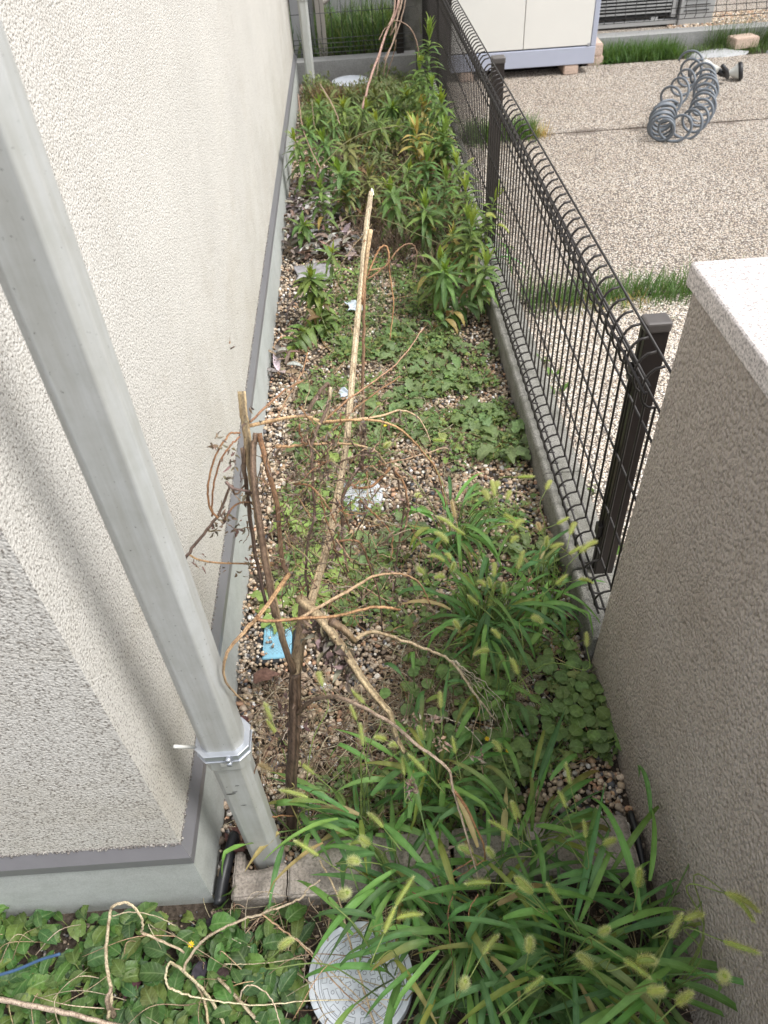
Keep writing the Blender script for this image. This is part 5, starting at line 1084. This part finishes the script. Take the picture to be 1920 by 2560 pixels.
limb([(886, 1600, .74), (930, 1580, .78), (1000, 1598, .80), (1080, 1630, .82), (1130, 1655, .83), (1190, 1740, .80), (1240, 1800, .79)], .0040, .0022, TAN, (0.45, 0.38, 0.27), dead, 'branch', 8, .0008)
for dx in range(5): limb([(1125 + dx * 4, 1652, .83), (1165 + dx * 9, 1700, .83), (1200 + dx * 14, 1755, .82), (1215 + dx * 18, 1830, .80)], .0012, .0007, (0.45, 0.4, 0.3), None, dead, 'twig', 5, .002)
limb([(745, 1782, .715), (775, 1755, .70), (815, 1743, .68), (860, 1747, .66), (920, 1775, .64), (985, 1812, .62), (1040, 1860, .60), (1095, 1900, .58), (1124, 1930, .57), (1132, 1975, .56), (1150, 2030, .55), (1172, 2110, .53), (1200, 2210, .51), (1232, 2322, .49)], .0042, .0016, BRN, (0.52, 0.42, 0.32), dead, 'branch', 9, .0004)
limb([(1136, 1978, .56), (1160, 2010, .55), (1185, 2060, .54), (1208, 2110, .53), (1212, 2150, .53)], .0030, .0016, ORG, ORG, dead, 'branch', 7, .0005)
limb([(722, 1436, .80), (690, 1480, .75), (655, 1530, .70), (610, 1580, .66), (575, 1620, .64), (560, 1660, .63), (563, 1700, .63), (585, 1730, .64), (620, 1765, .66)], .0042, .0014, (0.46, 0.28, 0.14), (0.5, 0.36, 0.22), dead, 'branch', 8, .0004)
limb([(642, 1540, .68), (650, 1550, .67), (690, 1552, .67), (760, 1545, .67), (840, 1540, .67), (920, 1520, .67), (960, 1518, .67), (1000, 1524, .68)], .0030, .0022, ORG, (0.5, 0.3, 0.15), dead, 'branch', 8, .0003)
limb([(750, 1545, .69), (830, 1500, .71), (900, 1460, .74), (940, 1438, .76), (1000, 1435, .78), (1040, 1450, .79), (1062, 1480, .80), (1075, 1510, .8)], .0028, .0012, (0.55, 0.4, 0.25), ORG, dead, 'branch', 7, .0004)
limb([(620, 1065, .93), (700, 1048, .96), (760, 1040, .98), (810, 1055, 1.0), (880, 1050, 1.02), (950, 1040, 1.05), (1000, 1026, 1.08), (1040, 1040, 1.1), (1062, 1070, 1.1), (1076, 1105, 1.1)], .0034, .0014, (0.5, 0.33, 0.17), (0.55, 0.42, 0.28), dead, 'branch', 8, .0003)
limb([(800, 1055, 1.0), (900, 1050, 1.0), (970, 1058, 1.0), (1020, 1090, 1.0), (1065, 1140, 1.0), (1090, 1175, 1.0), (1112, 1250, 1.0), (1114, 1268, 1.0)], .0028, .0012, (0.5, 0.32, 0.16), ORG, dead, 'branch', 7, .0004)
limb([(625, 1055, .92), (700, 985, .98), (760, 950, 1.04)], .0022, .0014, (0.3, 0.16, 0.09), ORG, dead, 'twig', 6, .0005)
limb([(690, 1118, .95), (760, 1112, .97), (830, 1108, .98), (890, 1112, 1.0), (942, 1130, 1.0), (965, 1165, 1.0)], .0028, .0018, (0.5, 0.3, 0.15), TAN, dead, 'branch', 7, .0005)
limb([(630, 1420, .86), (690, 1410, .87), (560, 1408, .84), (500, 1400, .82), (470, 1385, .81)], .0016, .0018, ORG, (0.5, 0.33, 0.17), dead, 'twig', 6)
limb([(462, 1398, .80), (500, 1345, .82), (550, 1280, .84), (575, 1215, .85), (590, 1235, .86), (618, 1205, .88)], .003, .0016, DRK, BRN, dead, 'branch', 7, .0006)
limb([(545, 1295, .83), (525, 1270, .83), (520, 1215, .83), (535, 1150, .84), (570, 1090, .86), (600, 1082, .88)], .002, .0016, ORG, ORG, dead, 'twig', 6, .0004)
limb([(530, 1290, .84), (532, 1230, .84), (548, 1160, .85), (575, 1115, .86), (600, 1092, .88)], .0018, .0014, ORG, (0.3, 0.14, 0.07), dead, 'twig', 6, .0004)
limb([(560, 1300, .84), (590, 1262, .85), (625, 1255, .86), (640, 1275, .86)], .002, .0016, ORG, BRN, dead, 'twig', 6, .0005)
limb([(640, 1240, .86), (620, 1228, .85), (585, 1222, .84), (565, 1205, .84)], .0016, .003, DRK, (0.2, 0.14, 0.12), dead, 'twig', 6)
limb([(870, 1430, .92), (858, 1350, .95), (856, 1250, .98), (875, 1200, 1.0), (905, 1150, 1.02), (912, 1060, 1.05)], .0028, .0042, BRN, DRK, dead, 'branch', 7, .0006)
limb([(905, 1490, .9), (868, 1440, .9), (846, 1400, .88), (828, 1340, .88), (800, 1240, .9)], .0014, .0016, BRN, ORG, dead, 'twig', 6, .0008)
limb([(838, 1355, .90), (880, 1350, .9), (905, 1365, .9), (925, 1420, .9), (950, 1500, .88), (955, 1580, .86)], .0024, .0016, ORG, DRK, dead, 'branch', 7, .0006)
limb([(975, 1170, 1.0), (930, 1215, .98), (890, 1218, .96), (880, 1210, .96)], .0034, .0022, ORG, ORG, dead, 'twig', 7, .0004)
limb([(985, 1170, 1.0), (1000, 1225, 1.0), (1010, 1270, .98), (1000, 1340, .96), (992, 1400, .94), (985, 1480, .92)], .0024, .0016, BRN, DRK, dead, 'branch', 7, .0008)
limb([(985, 1175, 1.0), (1010, 1210, 1.0), (1020, 1260, .98), (1015, 1310, .96), (998, 1350, .95)], .0026, .0018, ORG, BRN, dead, 'twig', 7, .0006)
limb([(905, 1170, 1.0), (960, 1160, 1.0), (1060, 1135, 1.04), (1110, 1120, 1.06), (1125, 1128, 1.07)], .0022, .0010, ORG, (0.5, 0.4, 0.28), dead, 'twig', 6, .0005)
limb([(900, 1250, .96), (925, 1275, .95), (950, 1300, .95), (980, 1340, .94), (978, 1400, .92)], .0022, .0014, ORG, ORG, dead, 'twig', 6, .0008)
limb([(772, 1030, .98), (792, 990, 1.0), (820, 960, 1.02), (824, 985, 1.02), (815, 1030, 1.0), (780, 1110, .96), (782, 1200, .93), (785, 1290, .9), (765, 1400, .86), (770, 1500, .84)], .0038, .0024, BRN, DRK, dead, 'branch', 7, .0008)
limb([(826, 968, 1.02), (822, 1010, 1.01), (808, 1060, 1.0)], .0032, .0042, PAL2, TAN, dead, 'twig', 7, .0003)
limb([(735, 1210, .92), (775, 1215, .9), (815, 1260, .88), (840, 1310, .86)], .0022, .0018, ORG, ORG, dead, 'twig', 6, .0006)
limb([(690, 1050, .99), (730, 975, 1.02), (755, 930, 1.05), (770, 880, 1.08)], .0014, .001, (0.45, 0.3, 0.18), ORG, dead, 'twig', 6, .0006)
limb([(800, 1060, 1.0), (870, 1000, 1.04), (940, 950, 1.08), (1000, 900, 1.12), (1060, 820, 1.18)], .0022, .0012, ORG, (0.4, 0.25, 0.17), dead, 'branch', 6, .0006)
limb([(790, 1110, .98), (850, 1060, 1.02), (900, 1010, 1.05), (1000, 940, 1.10)], .0022, .0014, (0.4, 0.24, 0.13), ORG, dead, 'branch', 6, .0006)
limb([(918, 690, 1.25), (935, 650, 1.27), (950, 620, 1.28), (970, 622, 1.28), (975, 690, 1.27), (984, 760, 1.26), (975, 850, 1.24)], .0022, .0012, ORG, (0.45, 0.25, 0.12), dead, 'branch', 6, .0006)
limb([(915, 700, 1.25), (960, 668, 1.27), (1000, 620, 1.29), (1030, 610, 1.3), (1042, 640, 1.3), (1030, 700, 1.29)], .002, .001, ORG, BRN, dead, 'twig', 6, .0006)
limb([(922, 676, 1.25), (945, 672, 1.27), (968, 670, 1.28)], .0018, .0018, ORG, TAN, dead, 'twig', 6)
limb([(610, 2070, .66), (598, 2050, .645), (600, 2010, .64), (625, 1960, .64), (642, 1910, .64), (645, 1890, .64)], .0022, .0012, ORG, BRN, dead, 'twig', 6, .0006)
limb([(735, 2040, .69), (690, 2040, .66), (650, 2055, .64), (615, 2060, .63), (600, 2030, .63)], .0018, .0014, ORG, (0.35, 0.2, 0.1), dead, 'twig', 6, .0006)
for _ in range(330):                                        # the tangle of fine twigs in the crown
    x, y = random.gauss(790, 105), random.gauss(1290, 170); d = rv(.78, 1.05)
    if x < 600 or y > 1620 or (x < 720 and y < 1150) or y < 1000: continue
    an = rv(0, 6.28); l = rv(30, 95); x2, y2 = x + l * math.cos(an), y + l * math.sin(an)
    limb([(x, y, d), ((x + x2) / 2 + rv(-18, 18), (y + y2) / 2 + rv(-18, 18), d + rv(-.03, .03)), (x2, y2, d + rv(-.04, .04))], rv(.0008, .0018), .0006, vary(random.choice([ORG, BRN, (0.42, 0.30, 0.18), (0.36, 0.28, 0.2), DRK]), .2), None, dead, 'twig', 5, .001, cuts=4)
# shrivelled leaf clusters
sh = MB()
def curl(p, n=9, s=.016, c=(0.20, 0.155, 0.115)):
    for _ in range(n):
        d = nrm(RNG.normal(size=3)); leaf(sh, p + RNG.normal(0, .006, 3), d, s * rv(.6, 1.4), s * rv(.2, .45), vary(c, .35), droop=rv(-2.5, 3.5), fold=rv(.5, 1.6), segs=5, shape='lance', twist=rv(-3, 3), up=nrm(RNG.normal(size=3)))
for (x, y, d, n) in [(560, 1290, .84, 10), (533, 1320, .84, 5), (595, 1325, .85, 6), (500, 1402, .82, 4), (540, 1105, .84, 5), (578, 1150, .85, 5), (622, 1235, .87, 5), (625, 1410, .85, 5), (770, 1100, .97, 12), (740, 1185, .93, 14), (750, 1250, .92, 10), (910, 1130, 1.03, 16), (925, 1170, 1.0, 8), (955, 1170, 1.0, 10), (1012, 1265, .98, 14), (995, 1500, .9, 12), (985, 1440, .93, 8), (960, 1430, .9, 10), (840, 1380, .88, 10), (725, 1350, .86, 10), (720, 1440, .82, 8), (700, 1420, .82, 8), (945, 1310, .95, 8), (820, 1100, .98, 8), (990, 1045, 1.06, 8), (1115, 1120, 1.08, 6), (980, 655, 1.28, 10), (960, 690, 1.27, 6), (1030, 640, 1.3, 6), (835, 985, 1.02, 8), (905, 1080, 1.04, 12), (1030, 1800, .61, 8), (1078, 1800, .6, 8), (1105, 1862, .59, 8), (1028, 1965, .585, 14), (1200, 1900, .6, 5), (1110, 2130, .55, 8), (1090, 2300, .5, 8), (1010, 1840, .62, 6), (905, 1260, .96, 8), (800, 1350, .88, 8), (690, 1140, .95, 8)]:
    curl(Y(x, y, d), int(n * 2.2), .013)
for (x, y, d) in [(800, 1590, .735), (830, 1600, .72), (850, 1650, .70), (870, 1660, .70), (845, 1620, .71), (790, 1570, .74), (880, 1680, .69), (815, 1625, .72)]: curl(Y(x, y, d), 20, .024, (0.20, 0.16, 0.125))
for _ in range(40): curl(Y(rv(690, 760), rv(1750, 2040), .72), 2, .02, (0.13, 0.09, 0.07))
for _ in range(150): curl(Y(random.gauss(800, 100), random.gauss(1270, 130), rv(.8, 1.02)), 3, .011)
sh.build('shrivelled_leaves', M['dry'], dead)

# ---- dry vines in the foreground left, twiggy dead stems at the far end
def vine(label, curves, cat='dry stem', group=None, name='dry_vine'):
    t = thing(name, label, cat, tuple(Vzz(curves[0][0][0]))); 
    for (pts, r0, r1, c) in curves:
        P = crom([U(x, y, z) for x, y, z in pts], 7); a = MB(); k = len(P); P[1:-1] += RNG.normal(0, .0006, (k - 2, 3)); a.tube(P, .78 * np.linspace(r0, r1, k) * (1 + RNG.normal(0, .05, k)), 8, vary(c, .1), streak=.25); a.build('stem', M['stalk'], t)
    return t
def Vzz(p): q = U(*p); q[2] = 0; return q
VT = (0.56, 0.47, 0.32)
vine('looping pale dry stem standing in front of the foundation at left', [([(270, 2545, .05), (278, 2480, .09), (265, 2400, .13), (270, 2320, .17), (280, 2270, .2), (315, 2257, .21), (345, 2280, .20), (357, 2310, .18), (352, 2330, .16)], .0045, .0022, VT),
  ([(355, 2332, .15), (400, 2350, .12), (460, 2382, .08)], .003, .0028, VT), ([(280, 2290, .18), (330, 2280, .17), (390, 2290, .14), (440, 2315, .10)], .0014, .001, VT), ([(285, 2540, .03), (268, 2500, .09), (280, 2470, .1)], .007, .004, (0.3, 0.24, 0.17))])
vine('long forked pale dry stem arching over the green carpet', [([(560, 2560, .03), (520, 2490, .05), (460, 2430, .08), (424, 2405, .10)], .0038, .0032, VT), ([(458, 2430, .08), (470, 2400, .10), (510, 2350, .13), (580, 2310, .15), (650, 2285, .16), (720, 2260, .17), (760, 2240, .18), (765, 2225, .19), (800, 2200, .2)], .0036, .0018, VT),
  ([(424, 2405, .1), (415, 2430, .1), (420, 2465, .1), (450, 2482, .09), (500, 2495, .07), (560, 2505, .06), (660, 2512, .05), (800, 2500, .04), (1020, 2500, .03)], .003, .0012, VT), ([(655, 2285, .15), (700, 2320, .12), (740, 2350, .1), (790, 2400, .06), (850, 2470, .05), (930, 2540, .03)], .002, .0014, (0.5, 0.34, 0.2)),
  ([(560, 2410, .06), (620, 2410, .05), (720, 2400, .05), (760, 2395, .04)], .0012, .001, VT)])
vine('thick pale dry stalk lying at the bottom left corner', [([(-60, 2485, .10), (60, 2510, .09), (180, 2535, .08), (330, 2575, .07)], .0062, .005, (0.56, 0.45, 0.34))])
vine('straight pale dry stalk lying across the front drain cover', [([(800, 2150, .10), (845, 2240, .08), (870, 2340, .06), (900, 2440, .05), (940, 2575, .03)], .0022, .0026, (0.60, 0.48, 0.31)), ([(740, 2345, .07), (800, 2400, .05), (870, 2470, .04), (960, 2550, .03)], .0016, .0012, VT)])
vine('broken dry stalk in the carpet left of the drain cover', [([(545, 2445, .05), (590, 2490, .05), (650, 2560, .03)], .0035, .004, (0.42, 0.34, 0.24)), ([(480, 2440, .05), (510, 2500, .04), (520, 2560, .03)], .003, .003, (0.4, 0.32, 0.2)), ([(600, 2500, .08), (610, 2470, .1), (640, 2465, .1), (680, 2500, .08), (700, 2560, .05)], .0018, .0014, VT)])
vine('thin orange dry tendrils hanging before the middle edging block', [([(1132, 2240, .2), (1120, 2280, .18), (1125, 2350, .15), (1130, 2430, .1), (1100, 2465, .08), (1050, 2470, .06)], .0014, .0008, ORG), ([(1180, 2150, .22), (1130, 2180, .2), (1080, 2195, .17), (1050, 2210, .15)], .0016, .001, ORG), ([(1210, 2150, .24), (1150, 2190, .2), (1110, 2215, .18), (1105, 2250, .16)], .0014, .0008, ORG), ([(1195, 2235, .22), (1175, 2270, .2), (1170, 2320, .17)], .0016, .0012, ORG), ([(1030, 2230, .16), (1060, 2250, .15), (1095, 2260, .14)], .0014, .001, ORG)])
vine('pale looping wiry stem beside the small foxtail tuft', [([(1130, 1650, .14), (1170, 1710, .1), (1200, 1760, .09), (1185, 1820, .07), (1175, 1880, .05), (1140, 1920, .04)], .0014, .001, VT), ([(1060, 1785, .06), (1130, 1800, .08), (1180, 1830, .08), (1215, 1872, .06), (1225, 1840, .08), (1235, 1780, .10)], .0018, .001, (0.6, 0.54, 0.42))])
vine('three thin straw stems crossing the gravel by the lower leaning weeds', [([(930, 560, .3), (860, 650, .2), (842, 720, .1), (835, 760, .04)], .0016, .0016, (0.4, 0.3, 0.18)), ([(1000, 500, .2), (1060, 560, .15), (1085, 660, .06)], .0016, .0012, (0.4, 0.3, 0.18)), ([(1060, 640, .1), (1150, 780, .06), (1260, 640, .12)], .0008, .0006, (0.5, 0.38, 0.25)), ([(850, 790, .05), (1000, 800, .05), (1100, 920, .03)], .0008, .0008, VT)])
ST_ = MB()
for _ in range(70):
    x, y = rv(-.95, .0), rv(.24, .53); az = rv(0, 6.28); l = rv(.06, .24); h = rv(.02, .09)
    p0 = np.array([x, y, rv(.0, .03)]); p2 = p0 + np.array([math.cos(az) * l, math.sin(az) * l * .6, rv(-.01, .05)]); p1 = (p0 + p2) / 2 + np.array([rv(-.02, .02), rv(-.02, .02), h]); p2[1] = min(p2[1], .545)
    ST_.tube(crom([p0, p1, p2], 6), np.linspace(.0011, .0005, 13), 5, vary(random.choice([VT, (0.36, 0.27, 0.17), (0.5, 0.36, 0.22)]), .2), streak=.15)
tag(ST_.build('dry_straw', M['stalk']), 'thin arching dry stems tangled over the green carpet', 'straw', kind='stuff')
vine('bare brown stick lying on gravel by the foundation', [([(715, 800, .02), (722, 770, .02), (740, 745, .02), (755, 730, .02)], .004, .003, (0.14, 0.10, 0.09))])
t = thing('dry_bush', 'bare reddish branches hanging down at the far end of the passage', 'dead plant', (.02, 5.5, 0))
for pts, r0, r1 in [([(905, 275, 4.9), (925, 200, 5.1), (950, 130, 5.3), (968, 75, 5.5), (990, 30, 5.6), (1000, -30, 5.7)], .008, .007), ([(968, 75, 5.5), (985, 30, 5.6), (988, -20, 5.7)], .006, .005), ([(975, 90, 5.5), (990, 60, 5.5), (1010, -20, 5.6)], .006, .005), ([(960, 150, 5.4), (985, 100, 5.5), (1005, 40, 5.6), (1018, -20, 5.7)], .005, .005),
  ([(958, 190, 5.4), (965, 150, 5.4), (985, 95, 5.5), (1000, 0, 5.6)], .004, .004), ([(940, 190, 5.3), (952, 130, 5.4), (968, 75, 5.5)], .003, .004), ([(1048, 150, 5.5), (1040, 100, 5.5), (1020, 65, 5.5), (985, 52, 5.5), (978, 80, 5.5)], .005, .004), ([(965, 195, 5.4), (985, 130, 5.4), (990, 100, 5.4)], .003, .003), ([(948, 100, 5.4), (960, 75, 5.5), (975, 60, 5.5)], .003, .002), ([(745, 235, 5.0), (760, 330, 4.3), (800, 420, 3.6)], .003, .003), ([(800, 210, 5.2), (830, 260, 4.8), (850, 310, 4.5)], .004, .003), ([(780, 250, 5), (785, 310, 4.6), (795, 330, 4.4)], .002, .002)]:
    limb(pts, r0, r1, vary((0.36, 0.25, 0.19), .15), None, t, 'branch', 7, .001)
t = thing('arching_stems', 'long thin arching brown stems bowing between the leafy weeds', 'dry stem', (.2, 3.6, 0))
for pts in [([(800, 420, 3.5), (860, 360, 3.8), (920, 330, 3.9), (1000, 315, 4.0), (1040, 325, 4.0)]), ([(850, 555, 3.2), (880, 540, 3.2), (950, 545, 3.1), (1030, 580, 3.0), (1100, 610, 2.9)]), ([(880, 480, 3.4), (930, 455, 3.4), (1000, 470, 3.3), (1070, 530, 3.1)]), ([(940, 475, 3.4), (1000, 420, 3.6), (1030, 385, 3.8)])]:
    limb(pts, .003, .002, vary((0.17, 0.17, 0.07), .15), None, t, 'stem', 6, .001)
# small yellow flowers
for (px, py, z, lb) in [(963, 1065, .06, 'tiny yellow flower among rosettes behind the twigs'), (1218, 1848, .06, 'tiny yellow flower in the weeds near the wall'), (1270, 1878, .05, 'pale yellow flower bud right of the other by the wall'), (478, 2362, .12, 'small cluster of yellow buds above the green carpet')]:
    c = U(px, py, z); a = MB()
    for k in range(8): an = k * .785; leaf(a, c, (math.cos(an), math.sin(an), .4), .007, .0035, (0.72, 0.60, 0.04), droop=.2, segs=3, shape='ovate')
    t = thing('yellow_flower', lb, 'flower', (c[0], c[1], 0)); a.build('petals', M['leaf'], t); a = MB(); a.tube([(c[0], c[1], 0), c], .0007, 4, (0.15, 0.22, 0.08)); a.build('stem', M['leaf'], t)
b = MB(); b.tube(crom([U(-30, 2445, .55), U(40, 2425, .56), U(100, 2400, .57), U(150, 2385, .58)], 5), [.0019] * 16, 7); tag(b.build('blue_cord', M['bluecord']), 'end of a blue cord close to the camera at lower left', 'cord')
